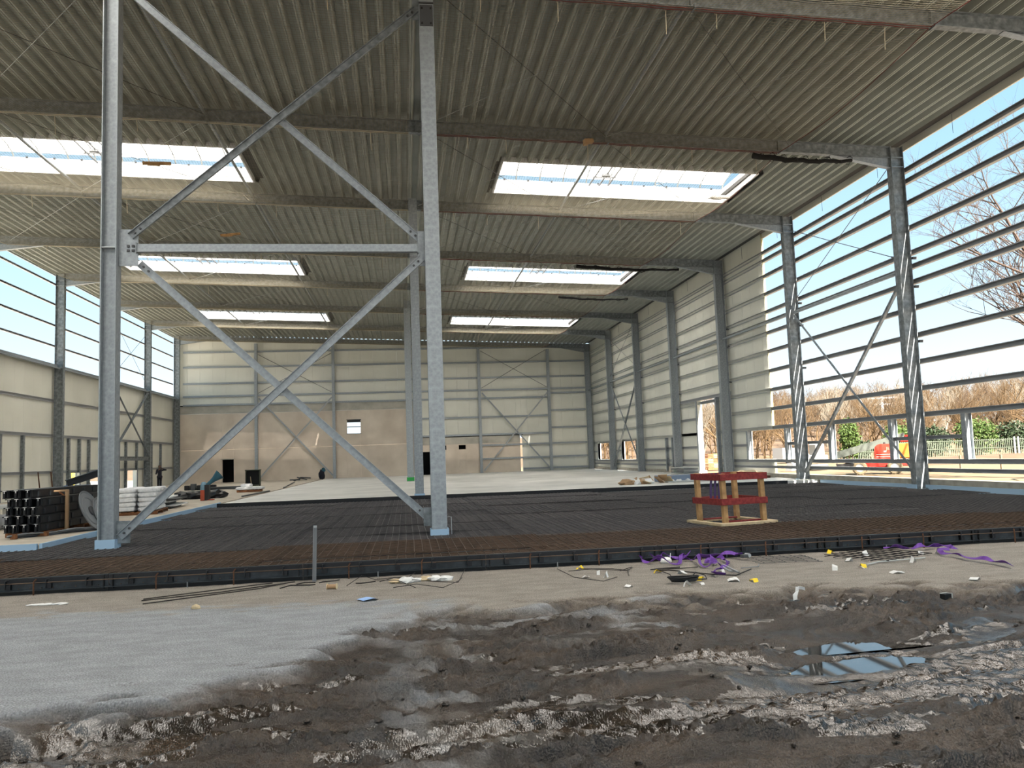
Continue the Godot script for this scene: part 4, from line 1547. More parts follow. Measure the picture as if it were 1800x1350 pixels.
# a bare tree: trunk, limbs and twigs as tapering tubes
func bare_tree(seed_: int, height: float, levels: int, spread: float, lean := Vector3.ZERO, sides := 4) -> Array:
	var r := RandomNumberGenerator.new()
	r.seed = seed_
	var trunk := G.new()
	var crown := G.new()
	var grow := func(f: Callable, a: Vector3, d: Vector3, l: float, rad: float, level: int):
		var pts := PackedVector3Array([a])
		var p := a
		var dd := d
		var n := 3 if level < 3 else 2
		for k in n:
			dd = (dd + Vector3(r.randf_range(-1, 1), r.randf_range(-0.5, 0.9), r.randf_range(-1, 1)) * 0.16).normalized()
			p += dd * l / n
			pts.append(p)
		var g: G = trunk if level == 0 else crown
		g.tube(pts, rad, 6 if level == 0 else (sides if level < 3 else 3), rad * 0.55)
		if level >= levels:
			return
		var kids := 4 if level < 2 else 3
		for k in kids:
			var t := r.randf_range(0.45, 1.0) if level > 0 else r.randf_range(0.4, 1.0)
			var at := pts[0].lerp(pts[n], t) if t < 0.98 else pts[n]
			var idx := t * n
			var i0 := mini(int(idx), n - 1)
			at = pts[i0].lerp(pts[i0 + 1], idx - i0)
			var side := Vector3(r.randf_range(-1, 1), r.randf_range(-0.35, 0.6), r.randf_range(-1, 1)).normalized()
			var nd := (dd * (1.0 - spread) + side * spread * 1.4 + Vector3(0, 0.12, 0)).normalized()
			f.call(f, at, nd, l * r.randf_range(0.52, 0.78), rad * 0.5, level + 1)
		if level < 3:
			f.call(f, pts[n], dd, l * 0.62, rad * 0.55, level + 1)
	grow.call(grow, Vector3.ZERO, (Vector3.UP + lean).normalized(), height * 0.42, height * 0.016, 0)
	return [trunk, crown]


# a leafy shrub: little leaf blades round a lumpy body, on a few stems
func shrub(seed_: int, size: Vector3, count: int, leaf: float) -> Array:
	var r := RandomNumberGenerator.new()
	r.seed = seed_
	var f := FastNoiseLite.new()
	f.seed = seed_
	f.frequency = 1.0
	var leaves := G.new()
	leaves.tinted = true
	for i in count:
		var d := Vector3(r.randfn(), r.randfn(), r.randfn()).normalized()
		var k := pow(r.randf(), 0.3) * (0.8 + 0.5 * f.get_noise_3dv(d * 2.2))
		var p := Vector3(d.x * size.x, d.y * size.y, d.z * size.z) * 0.5 * k + Vector3(0, size.y * 0.52, 0)
		if p.y < 0.02:
			p.y = r.randf() * 0.3
		var b := Basis.from_euler(Vector3(r.randf() * TAU, r.randf() * TAU, r.randf() * TAU))
		var s := leaf * r.randf_range(0.6, 1.3)
		leaves.tint = Color(0.85 + 0.3 * r.randf(), 0.85 + 0.3 * r.randf(), 0.8)
		leaves.quad(p + b.x * s, p + b.z * s * 0.45, p - b.x * s, p - b.z * s * 0.45)
	var stems := G.new()
	for k in 5:
		var a := TAU * k / 5.0
		stems.tube(PackedVector3Array([Vector3(cos(a) * 0.15, -0.2, sin(a) * 0.15), Vector3(cos(a) * size.x * 0.12, size.y * 0.3, sin(a) * size.z * 0.12), Vector3(cos(a) * size.x * 0.28, size.y * 0.75, sin(a) * size.z * 0.28)]), 0.05, 5, 0.015)
	return [leaves, stems]


func build_outside():
	M.soil = tri_mat(noise_tex(0.01, 5, Color(0.35, 0.295, 0.21), Color(0.44, 0.375, 0.275), FastNoiseLite.TYPE_SIMPLEX_SMOOTH, 512, 51), 0.12, 0.95)
	M.yard = tri_mat(noise_tex(0.01, 4, Color(0.66, 0.645, 0.61), Color(0.78, 0.765, 0.73), FastNoiseLite.TYPE_SIMPLEX_SMOOTH, 256, 53), 0.12, 0.95)
	M.leaf_litter = tri_mat(noise_tex(0.02, 5, Color(0.26, 0.20, 0.145), Color(0.38, 0.305, 0.22), FastNoiseLite.TYPE_SIMPLEX_SMOOTH, 512, 52), 0.05, 0.95)
	M.bark = mat(Color(0.27, 0.21, 0.145), 0.95)
	M.bark_tan = mat(Color(0.32, 0.25, 0.155), 0.95)
	M.bark_pale = mat(Color(0.44, 0.41, 0.36), 0.9)
	M.bark_dark = mat(Color(0.27, 0.225, 0.20), 0.95)
	M.leaf = mat(Color(0.22, 0.30, 0.10), 0.7)
	M.leaf.vertex_color_use_as_albedo = true
	M.leaf.backlight_enabled = true
	M.leaf.backlight = Color(0.3, 0.35, 0.1)
	M.leaf_dark = mat(Color(0.13, 0.19, 0.10), 0.6)
	M.leaf_dark.vertex_color_use_as_albedo = true
	var o := setting("ground")
	part("site_ground", sheet_mesh(XR + 0.88, 130.0, -118.0, 60.0, 6.0), M.soil, o)
	part("paved_yard", sheet_mesh(-130.0, XL - 0.77, -118.0, 60.0, 8.0), M.yard, o)
	part("site_ground", sheet_mesh(XL - 0.77, XR + 0.88, -118.0, -78.55, 6.0), M.soil, o)
	part("site_ground", sheet_mesh(XL - 0.77, XR + 0.88, 25.0, 60.0, 6.0), M.soil, o)
	part("hillside", sheet_mesh(-130.0, 340.0, -420.0, -118.0, 12.0), M.leaf_litter, o)
	part("hillside", sheet_mesh(130.0, 340.0, -118.0, 60.0, 12.0), M.leaf_litter, o)
	var bank := G.new()
	for k in 30:
		var t0 := k / 30.0
		var t1 := (k + 1) / 30.0
		for s in 6:
			var f := func(t: float, u: int) -> Vector3:
				var p := Vector3(lerpf(37.0, 76.0, t), 0, lerpf(-61.0, -63.0, t))
				var w := -3.0 + u
				return p + Vector3(0.25 * w, -0.35 + 0.75 * cos(w / 3.0 * PI * 0.5) + 0.12 * n1.get_noise_2d(t * 40.0, u * 1.7), w * 1.4)
			bank.quad(f.call(t0, s), f.call(t1, s), f.call(t1, s + 1), f.call(t0, s + 1), Vector3.UP)
	part("soil_bank", bank, M.leaf_litter, o)

	# bare trees of the hillside
	var kinds := []
	for k in 5:
		kinds.append(bare_tree(100 + k * 7, 8.0 + k * 0.6, 4, [0.42, 0.5, 0.36, 0.46, 0.3][k]))
	var crowns := []
	var trunks := []
	for k in kinds:
		trunks.append(k[0].mesh())
		crowns.append(k[1].mesh())
	var spots := []
	var r := RandomNumberGenerator.new()
	r.seed = 77
	for i in 760:
		var az := deg_to_rad(r.randf_range(11.0, 52.0))
		var d := 104.0 + 140.0 * pow(r.randf(), 0.8)
		spots.append([d, az, r.randi() % 5, r.randf_range(0.7, 1.15), r.randf() * TAU])
	spots.sort_custom(func(a, b): return a[0] < b[0])
	var far := []
	for k in 5:
		far.append([])
	var n := 0
	for s in spots:
		var p := Vector3(sin(s[1]) * s[0], 0, -cos(s[1]) * s[0])
		p.y = out_h(p.x, p.z) - 0.1
		var b := Basis(Vector3.UP, s[4]).scaled(Vector3.ONE * s[3])
		if n < 60:
			var pale: bool = s[2] == 4
			var t := thing("bare_tree", "pale slender birch-like tree among the leafless trees at the foot of the hill" if pale else "leafless tan-brown tree at the foot of the wooded hill", "tree", p, s[4], "pale slim trees at the hill foot" if pale else "leafless trees at the hill foot")
			t.scale = Vector3.ONE * s[3]
			part("trunk", trunks[s[2]], M.bark_pale if pale else M.bark_tan, t)
			part("branches", crowns[s[2]], M.bark_pale if pale else M.bark_tan, t)
		else:
			far[s[2]].append(Transform3D(b, p))
		n += 1
	for k in 5:
		for w in 2:
			var mm := MultiMesh.new()
			mm.transform_format = MultiMesh.TRANSFORM_3D
			mm.mesh = [trunks, crowns][w][k]
			mm.instance_count = far[k].size()
			for i in far[k].size():
				mm.set_instance_transform(i, far[k][i])
			var mi := MultiMeshInstance3D.new()
			mi.name = numbered(self, "far_wood")
			mi.multimesh = mm
			mi.material_override = [M.bark, M.bark_tan, M.bark, M.bark_tan, M.bark_pale][k]
			add_child(mi, true)
			tag(mi, "wood of leafless trees covering the slope up to the skyline", "trees", "")
			stuff(mi)
	# the large tree beside the site
	var big := bare_tree(913, 15.5, 6, 0.44, Vector3(-0.10, 0, 0.02), 5)
	var bt := thing("bare_tree", "large leafless tree with wide dark limbs seen through the open wall rails", "tree", Vector3(29.6, -0.2, -30.5), 0.6)
	part("trunk", big[0], M.bark_dark, bt)
	part("branches", big[1], M.bark_dark, bt)
	var limb := G.new()
	limb.tube(PackedVector3Array([Vector3(0, 2.6, 0), Vector3(-0.9, 3.1, -0.2), Vector3(-1.6, 3.0, -0.5), Vector3(-2.6, 2.2, -0.7)]), 0.13, 6, 0.04)
	part("low_limb", limb, M.bark_dark, bt)

	# evergreen shrubs behind the fence, and a small green tree by the lift
	var bush_at := [[50.5, -76.5, 4.6, 4.0, 1], [54.5, -77.5, 5.6, 3.6, 0], [58.5, -76.0, 5.2, 4.3, 1], [62.0, -75.0, 5.4, 3.8, 0], [66.0, -74.0, 5.6, 4.4, 0], [70.5, -73.0, 5.6, 4.0, 1], [47.0, -79.0, 4.0, 2.4, 0], [75.0, -72.0, 6.0, 4.2, 0]]
	var k2 := 0
	for b in bush_at:
		var s := shrub(300 + k2, Vector3(b[2], b[3], b[2] * 0.8), 2600, 0.17)
		var t := thing("evergreen_shrub", "%s evergreen shrub behind the picket fence, %s from the boom lift" % ["dark green" if b[4] == 0 else "yellowish green", ORD[k2]], "shrub", Vector3(b[0], -0.15, b[1]), k2 * 1.1, "shrubs along the fence")
		part("foliage", s[0], M.leaf_dark if b[4] == 0 else M.leaf, t)
		part("stem", s[1], M.bark, t)
		k2 += 1
	var s2 := shrub(411, Vector3(2.4, 4.6, 2.2), 2200, 0.15)
	var t2 := thing("evergreen_shrub", "upright green shrub standing behind the grey boom of the lift", "shrub", Vector3(43.9, -0.15, -75.0))
	part("foliage", s2[0], M.leaf, t2)
	part("stem", s2[1], M.bark, t2)

	# picket fence
	var fa := Vector3(44.0, -0.15, -77.0)
	var fb := Vector3(78.0, -0.15, -66.0)
	var fd := (fb - fa).normalized()
	var fl := (fb - fa).length()
	var fence := thing("picket_fence", "grey-green steel picket fence in front of the evergreen shrubs", "fence", Vector3.ZERO)
	var q := 0.0
	while q < fl:
		var g := G.new()
		g.box(fa + fd * q + Vector3(0, 0.95, 0), Vector3(0.06, 1.86, 0.03), Basis(Vector3.UP, -0.31))
		part("picket", g, M.fence, fence)
		q += 0.17
	for y in [0.25, 1.0, 1.78]:
		var g := G.new()
		g.bar(rect_outline(0.05, 0.05), fa + Vector3(0, y, 0.04), fb + Vector3(0, y, 0.04))
		part("fence_rail", g, M.fence, fence)
	for d in [0.2, 8.0, 16.2, 16.55, 24.0, 32.0]:
		var g := G.new()
		g.box(fa + fd * d + Vector3(0, 1.0, 0.06), Vector3(0.12, 2.0, 0.10))
		part("fence_post", g, M.white if d > 16.0 and d < 17.0 else M.fence, fence)
	var sg := thing("fence_sign", "small dark sign with a white panel on the picket fence", "sign", fa + fd * 17.6 + Vector3(0, 1.35, 0.12), -0.31)
	var g0 := G.new()
	g0.bbox(Vector3.ZERO, Vector3(0.85, 0.75, 0.03), 0.008)
	part("board", g0, M.fence_sign, sg)
	g0 = G.new()
	g0.bbox(Vector3(-0.05, -0.14, 0.025), Vector3(0.6, 0.30, 0.02), 0.005)
	part("panel", g0, M.white, sg)

	# timber posts of the site boundary
	for k in 5:
		var p: Vector3 = [Vector3(35.0, -0.15, -47.1), Vector3(36.0, -0.15, -44.8), Vector3(33.6, -0.15, -50.2), Vector3(37.4, -0.15, -42.0), Vector3(32.6, -0.15, -53.0)][k]
		var g := G.new()
		g.bbox(Vector3(0, 0.42, 0), Vector3(0.11, 0.95, 0.11), 0.01)
		single("boundary_post", g, M.tyre, "low pale timber post on the sunny ground, %s from the boom lift" % ["third", "fourth", "second", "fifth", "first"][k], "post", "boundary posts", p)

	build_lift()
	build_far_vehicles()


func build_lift():
	var o := thing("boom_lift", "orange-red boom lift on beige tyres outside the open wall", "boom lift", Vector3(28.15, -0.16, -45.1), -0.541)
	var wheel := func(x: float, z: float):
		var g := G.new()
		var xf := Transform3D(Basis(Vector3.RIGHT, PI / 2), Vector3(x, 0.42, z))
		g.lathe(PackedVector2Array([Vector2(0.24, -0.15), Vector2(0.36, -0.16), Vector2(0.42, -0.11), Vector2(0.42, 0.11), Vector2(0.36, 0.16), Vector2(0.24, 0.15)]), xf, 20)
		for k in 16:
			var a := TAU * k / 16
			g.box(Vector3(x + cos(a) * 0.415, 0.42 + sin(a) * 0.415, z), Vector3(0.05, 0.06, 0.28), Basis(Vector3(0, 0, 1), a))
		var w := part("tyre", g, M.tyre, o)
		g = G.new()
		g.lathe(PackedVector2Array([Vector2(0.0, -0.10), Vector2(0.10, -0.12), Vector2(0.24, -0.13), Vector2(0.24, 0.13), Vector2(0.10, 0.10), Vector2(0.0, 0.10)]), xf, 16)
		part("hub", g, M.grey, w)
	for x in [-1.05, 0.85]:
		for z in [-0.85, 0.85]:
			wheel.call(x, z)
	var g := G.new()
	g.bbox(Vector3(-0.1, 0.62, 0), Vector3(2.3, 0.42, 1.2), 0.05)
	g.bbox(Vector3(-1.05, 0.42, 0), Vector3(0.3, 0.16, 1.6), 0.03)
	g.bbox(Vector3(0.85, 0.42, 0), Vector3(0.3, 0.16, 1.6), 0.03)
	g.bbox(Vector3(1.35, 0.60, 0.1), Vector3(0.7, 0.25, 0.9), 0.04)
	part("chassis", g, M.red, o)
	g = G.new()
	g.lathe(PackedVector2Array([Vector2(0.0, 0.8), Vector2(0.55, 0.8), Vector2(0.55, 0.93), Vector2(0.0, 0.93)]), Transform3D(Basis.IDENTITY, Vector3(0.5, 0, 0)), 20)
	part("turntable", g, M.grey_dark, o)
	# engine hood with a round shoulder
	g = G.new()
	var hood := PackedVector2Array([Vector2(-0.2, 0.92), Vector2(1.0, 0.92), Vector2(1.0, 1.78), Vector2(0.15, 1.80), Vector2(-0.02, 1.76), Vector2(-0.14, 1.64), Vector2(-0.2, 1.45)])
	g.prism(hood, Vector3(0, 0, 0.18), Vector3(1, 0, 0), Vector3(0, 1, 0), Vector3(0, 0, 0.62))
	var hd := part("engine_hood", g, M.red_light, o)
	g = G.new()
	for y in [1.05, 1.18]:
		g.box(Vector3(0.4, y, 0.81), Vector3(1.0, 0.025, 0.02))
	g.box(Vector3(0.38, 1.36, 0.81), Vector3(0.14, 0.07, 0.02))
	part("hood_mark", g, M.white, hd)
	var tm := TextMesh.new()
	tm.text = "JLG"
	var sf := SystemFont.new()
	sf.font_names = PackedStringArray(["Droid Sans"])
	sf.font_weight = 700
	tm.font = sf
	tm.font_size = 64
	tm.pixel_size = 0.0034
	tm.depth = 0.01
	var lt := MeshInstance3D.new()
	lt.name = "lettering"
	lt.mesh = tm
	lt.material_override = M.red_pale
	lt.position = Vector3(0.62, 1.53, 0.812)
	hd.add_child(lt, true)
	g = G.new()
	g.lathe(PackedVector2Array([Vector2(0, 0), Vector2(0.06, 0), Vector2(0.06, 0.08), Vector2(0, 0.1)]), Transform3D(Basis.IDENTITY, Vector3(0.38, 1.8, 0.4)), 8)
	part("beacon", g, M.black, o)
	g = G.new()
	g.bbox(Vector3(1.42, 1.36, 0.45), Vector3(0.75, 0.88, 0.7), 0.05)
	part("counterweight", g, M.sun_yellow, o)
	g = G.new()
	g.bbox(Vector3(1.85, 1.45, 0.35), Vector3(0.14, 1.3, 0.5), 0.03)
	g.bbox(Vector3(1.5, 1.98, 0.2), Vector3(0.5, 0.22, 0.4), 0.05)
	g.bbox(Vector3(1.62, 2.18, 0.2), Vector3(0.26, 0.22, 0.3), 0.04)
	part("boom_head", g, M.red, o)
	# boom folded forward and down to the platform
	g = G.new()
	g.prism(rect_outline(0.42, 0.36), Vector3(-2.35, 1.18, -0.35), Vector3(-0.32, 0.947, 0).normalized(), Vector3(0, 0, 1), Vector3(3.9, 1.05, 0))
	part("boom", g, M.boom_grey, o)
	g = G.new()
	g.prism(rect_outline(0.30, 0.26), Vector3(-2.6, 0.92, -0.35), Vector3(1, 0, 0), Vector3(0, 0, 1), Vector3(0.2, 0.55, 0))
	part("boom_knuckle", g, M.white, o)
	g = G.new()
	g.prism(PackedVector2Array([Vector2(-2.25, 0.34), Vector2(-1.45, 0.34), Vector2(-1.35, 0.68), Vector2(-2.35, 0.68)]), Vector3(0, 0, 0.7), Vector3(1, 0, 0), Vector3(0, 1, 0), Vector3(0, 0, 0.5))
	part("platform_tray", g, M.black, o)
	g = G.new()
	for x in [-2.3, -1.4]:
		for z in [0.72, 1.18]:
			g.tube(PackedVector3Array([Vector3(x, 0.66, z), Vector3(x * 0.98, 0.95, z)]), 0.02, 5)
	g.tube(PackedVector3Array([Vector3(-1.5, 0.75, 0.9), Vector3(-1.2, 0.62, 0.6), Vector3(-0.95, 0.5, 0.3)]), 0.05, 6)
	part("platform_rail", g, M.grey_dark, o)


func build_far_vehicles():
	# white van beyond the lift
	var o := thing("van", "white van parked at the far side of the sunny ground", "van", Vector3(42.0, -0.15, -84.0), 0.35)
	o.scale = Vector3.ONE * 0.8
	var g := G.new()
	g.prism(PackedVector2Array([Vector2(-2.3, 0.35), Vector2(2.4, 0.35), Vector2(2.45, 1.0), Vector2(1.9, 1.2), Vector2(1.35, 2.0), Vector2(-2.25, 2.1)]), Vector3(0, 0, -0.9), Vector3(1, 0, 0), Vector3(0, 1, 0), Vector3(0, 0, 1.8))
	part("body", g, M.van_white, o)
	g = G.new()
	g.prism(PackedVector2Array([Vector2(0.6, 1.25), Vector2(1.75, 1.25), Vector2(1.3, 1.85), Vector2(0.6, 1.88)]), Vector3(0, 0, 0.89), Vector3(1, 0, 0), Vector3(0, 1, 0), Vector3(0, 0, 0.03))
	part("window", g, M.car_glass, o)
	for x in [-1.4, 1.5]:
		g = G.new()
		g.lathe(PackedVector2Array([Vector2(0, -0.12), Vector2(0.33, -0.12), Vector2(0.35, 0), Vector2(0.33, 0.12), Vector2(0, 0.12)]), Transform3D(Basis(Vector3.RIGHT, PI / 2), Vector3(x, 0.34, 0.82)), 14)
		part("wheel", g, M.black, o)
	# a white site machine with a raised arm, nearer
	o = thing("mini_digger", "small white digger with a bent arm left of the boom lift", "digger", Vector3(29.9, -0.15, -56.0), 0.2)
	g = G.new()
	g.bbox(Vector3(0, 0.25, 0.5), Vector3(1.6, 0.45, 0.3), 0.12)
	g.bbox(Vector3(0, 0.25, -0.5), Vector3(1.6, 0.45, 0.3), 0.12)
	part("track", g, M.grey_dark, o)
	g = G.new()
	g.bbox(Vector3(0.2, 0.85, 0), Vector3(1.3, 0.55, 1.1), 0.08)
	g.bbox(Vector3(0.35, 1.5, -0.1), Vector3(0.8, 0.9, 0.8), 0.06)
	part("house", g, M.van_white, o)
	g = G.new()
	g.tube(PackedVector3Array([Vector3(-0.4, 0.9, 0), Vector3(-1.1, 1.9, 0), Vector3(-1.8, 1.5, 0), Vector3(-2.0, 0.6, 0)]), 0.11, 6)
	part("arm", g, M.van_white, o)
	g = G.new()
	g.prism(PackedVector2Array([Vector2(-2.35, 0.05), Vector2(-1.85, 0.1), Vector2(-1.8, 0.6), Vector2(-2.2, 0.6)]), Vector3(0, 0, -0.35), Vector3(1, 0, 0), Vector3(0, 1, 0), Vector3(0, 0, 0.7))
	part("bucket", g, M.grey, o)
	# a car at the right edge, on the road in front of the fence
	o = thing("car", "silver car half out of the frame in front of the picket fence", "car", Vector3(62.0, -0.15, -67.2), 0.31)
	g = G.new()
	g.prism(PackedVector2Array([Vector2(-2.1, 0.3), Vector2(2.1, 0.3), Vector2(2.15, 0.75), Vector2(1.5, 0.9), Vector2(0.9, 1.42), Vector2(-0.9, 1.46), Vector2(-1.7, 0.92), Vector2(-2.15, 0.72)]), Vector3(0, 0, -0.85), Vector3(1, 0, 0), Vector3(0, 1, 0), Vector3(0, 0, 1.7))
	part("body", g, M.car_paint, o)
	g = G.new()
	g.prism(PackedVector2Array([Vector2(-1.45, 0.95), Vector2(1.25, 0.95), Vector2(0.82, 1.34), Vector2(-0.85, 1.38)]), Vector3(0, 0, 0.845), Vector3(1, 0, 0), Vector3(0, 1, 0), Vector3(0, 0, 0.02))
	part("window", g, M.car_glass, o)
	for x in [-1.3, 1.3]:
		g = G.new()
		g.lathe(PackedVector2Array([Vector2(0, -0.1), Vector2(0.3, -0.1), Vector2(0.32, 0), Vector2(0.3, 0.1), Vector2(0, 0.1)]), Transform3D(Basis(Vector3.RIGHT, PI / 2), Vector3(x, 0.31, 0.80)), 14)
		part("wheel", g, M.black, o)
	# power mast on the hill
	o = thing("power_mast", "pale power mast with short cross arms in front of the wooded hill", "mast", Vector3(76.3, 0.0, -120.0), -0.5)
	g = G.new()
	g.box(Vector3(0, 4.4, 0), Vector3(0.35, 9.4, 0.35))
	part("pole", g, M.van_white, o)
	g = G.new()
	g.box(Vector3(0, 8.9, 0), Vector3(4.2, 0.25, 0.25))
	g.box(Vector3(0, 7.9, 0), Vector3(2.6, 0.22, 0.22))
	part("cross_arm", g, M.van_white, o)
	# pallet with logs outside the door
	o = thing("crate_stack", "stacked rusty-yellow crates on a pallet outside the tall doorway", "crate", Vector3(26.6, -0.12, -66.5), 0.3)
	for a in 4:
		for b in 3:
			g = G.new()
			for y in [0.05, 0.18, 0.31]:
				for z in [-0.28, 0.28]:
					g.box(Vector3(-0.9 + a * 0.6, 0.2 + b * 0.42 + y, z), Vector3(0.56, 0.08, 0.03))
				for x in [-0.27, 0.27]:
					g.box(Vector3(-0.9 + a * 0.6 + x, 0.2 + b * 0.42 + y, 0), Vector3(0.03, 0.08, 0.56))
			part("crate", g, M.wood if (a + b) % 2 else M.wood_brown, o)
	g = G.new()
	for z in [-0.25, 0.0, 0.25]:
		g.box(Vector3(0, 0.1, z), Vector3(2.5, 0.16, 0.1))
	part("pallet", g, M.wood_brown, o)
	# yellow site machine outside the clad wall
	o = thing("site_dumper", "yellow and orange machine seen through the narrow opening low in the clad wall", "machine", Vector3(-28.5, -0.15, -73.6), 0.4)
	g = G.new()
	g.bbox(Vector3(0, 1.2, 0), Vector3(2.4, 1.4, 1.6), 0.1)
	part("body", g, M.yellow, o)
	g = G.new()
	g.bbox(Vector3(0.2, 2.6, 0), Vector3(1.3, 1.3, 1.2), 0.08)
	g.box(Vector3(-0.3, 3.4, 0), Vector3(0.2, 1.4, 0.2))
	part("cab", g, M.red_light, o)
	for x in [-0.9, 0.9]:
		g = G.new()
		g.lathe(PackedVector2Array([Vector2(0, -0.25), Vector2(0.5, -0.25), Vector2(0.6, -0.15), Vector2(0.6, 0.15), Vector2(0.5, 0.25), Vector2(0, 0.25)]), Transform3D(Basis(Vector3.RIGHT, PI / 2), Vector3(x, 0.6, 0.9)), 16)
		part("wheel", g, M.black, o)
	var bt := bare_tree(555, 7.5, 4, 0.5)
	var t := thing("bare_tree", "leafless tree behind the blue container, seen through the clad wall opening", "tree", Vector3(-31.0, -0.15, -88.0))
	part("trunk", bt[0], M.bark, t)
	part("branches", bt[1], M.bark, t)


# ---------------------------------------------------------------- red and pale timber guard frame on the mats
func build_cage():
	var o := thing("timber_guard", "timber guard frame with red boards standing on the rebar mats", "guard frame", Vector3(7.04, 0.075, -16.98), deg_to_rad(12.0))
	o.scale = Vector3.ONE * 1.08
	var h := 0.46
	var i := 0
	for p in [Vector2(-1, -1), Vector2(1, -1), Vector2(1, 1), Vector2(-1, 1)]:
		var g := G.new()
		var b := Basis(Vector3(0, 0, 1), 0.03)
		g.bbox(Vector3(p.x * (h - 0.01) - 0.01, 0.52, p.y * (h - 0.01)), Vector3(0.10, 0.98, 0.09), 0.006, b)
		part("post", g, M.wood, o)
		i += 1
	for lv in [[0.94, 0.125, 0.535, M.wood_red], [0.46, 0.125, 0.525, M.wood_red]]:
		for s in [-1.0, 1.0]:
			var g := G.new()
			g.bbox(Vector3(-0.02, lv[0], s * (lv[2] - 0.015)), Vector3(lv[2] * 2.0 + 0.03, lv[1], 0.03), 0.004)
			part("guard_board", g, lv[3], o, "red painted board")
			g = G.new()
			g.bbox(Vector3(s * (lv[2] - 0.0) - 0.02, lv[0], 0), Vector3(0.03, lv[1], lv[2] * 2.0 - 0.06), 0.004)
			part("guard_board", g, lv[3], o, "red painted board")
	for s in [-1.0, 1.0]:
		var g := G.new()
		g.bbox(Vector3(0, 0.03, s * 0.56), Vector3(1.32, 0.055, 0.12), 0.005)
		part("foot_board", g, M.wood_pale, o)
		g = G.new()
		g.bbox(Vector3(s * 0.60, 0.03, 0), Vector3(0.12, 0.055, 1.0), 0.005)
		part("foot_board", g, M.wood_pale, o)
		g = G.new()
		g.bbox(Vector3(0, 0.07, s * 0.40), Vector3(0.80, 0.03, 0.09), 0.004)
		part("toe_board", g, M.wood_red, o)
	var st := thing("lashing_strap", "dark purple strap hanging inside the timber guard frame", "strap", Vector3(6.75, 0.075, -17.07), deg_to_rad(12.0))
	st.scale = Vector3.ONE * 1.08
	for k in 3:
		var x := -0.13 + k * 0.10
		var g := G.new()
		var pts := PackedVector3Array([Vector3(x + 0.03, 1.01, 0.05), Vector3(x + 0.01, 0.80, 0.03), Vector3(x - 0.02, 0.58, 0.05), Vector3(x - 0.03, 0.40, 0.06)])
		var sd := PackedVector3Array()
		for q in 4:
			sd.append(Vector3(1, 0, 0.3).normalized())
		g.strip(pts, sd, 0.045)
		part("webbing", g, M.purple_dark, st)


# ---------------------------------------------------------------- building materials stored along the clad wall
func sack(seed_: int) -> ArrayMesh:
	var g := G.new()
	var f := FastNoiseLite.new()
	f.seed = seed_
	f.frequency = 1.0
	var n := 12
	var m := 16
	var pt := func(i: int, k: int) -> Vector3:
		var u := PI * (float(i) / n - 0.5)
		var v := TAU * (k % m) / m
		var pw := func(c: float, e: float) -> float: return signf(c) * pow(absf(c), e)
		var p := Vector3(pw.call(cos(u), 0.35) * pw.call(cos(v), 0.4) * 0.31, pw.call(cos(u), 0.35) * pw.call(sin(v), 0.7) * 0.088, pw.call(sin(u), 0.5) * 0.26)
		return p * (1.0 + 0.10 * f.get_noise_3dv(p * 6.0)) + Vector3(0, 0.012 * f.get_noise_3dv(p * 14.0), 0)
	for i in n:
		for k in m:
			var a: Vector3 = pt.call(i, k)
			var b: Vector3 = pt.call(i, k + 1)
			var d: Vector3 = pt.call(i + 1, k + 1)
			var e: Vector3 = pt.call(i + 1, k)
			g.quad(a, b, d, e, (a + d) * 0.5)
	return g.mesh()


func pallet(at: Vector3, turn: float, label: String, sx := 1.2, sz := 0.9) -> Node3D:
	var o := thing("wooden_pallet", label, "pallet", at, turn, "")
	for k in 3:
		var g := G.new()
		g.box(Vector3(0, 0.05, (k - 1) * (sz * 0.5 - 0.05)), Vector3(sx, 0.09, 0.10))
		part("runner", g, M.wood_brown, o)
	for k in 6:
		var g := G.new()
		g.box(Vector3(-sx * 0.5 + 0.07 + k * (sx - 0.14) / 5.0, 0.107, 0), Vector3(0.13, 0.022, sz))
		part("deck_board", g, M.wood_brown, o)
	return o


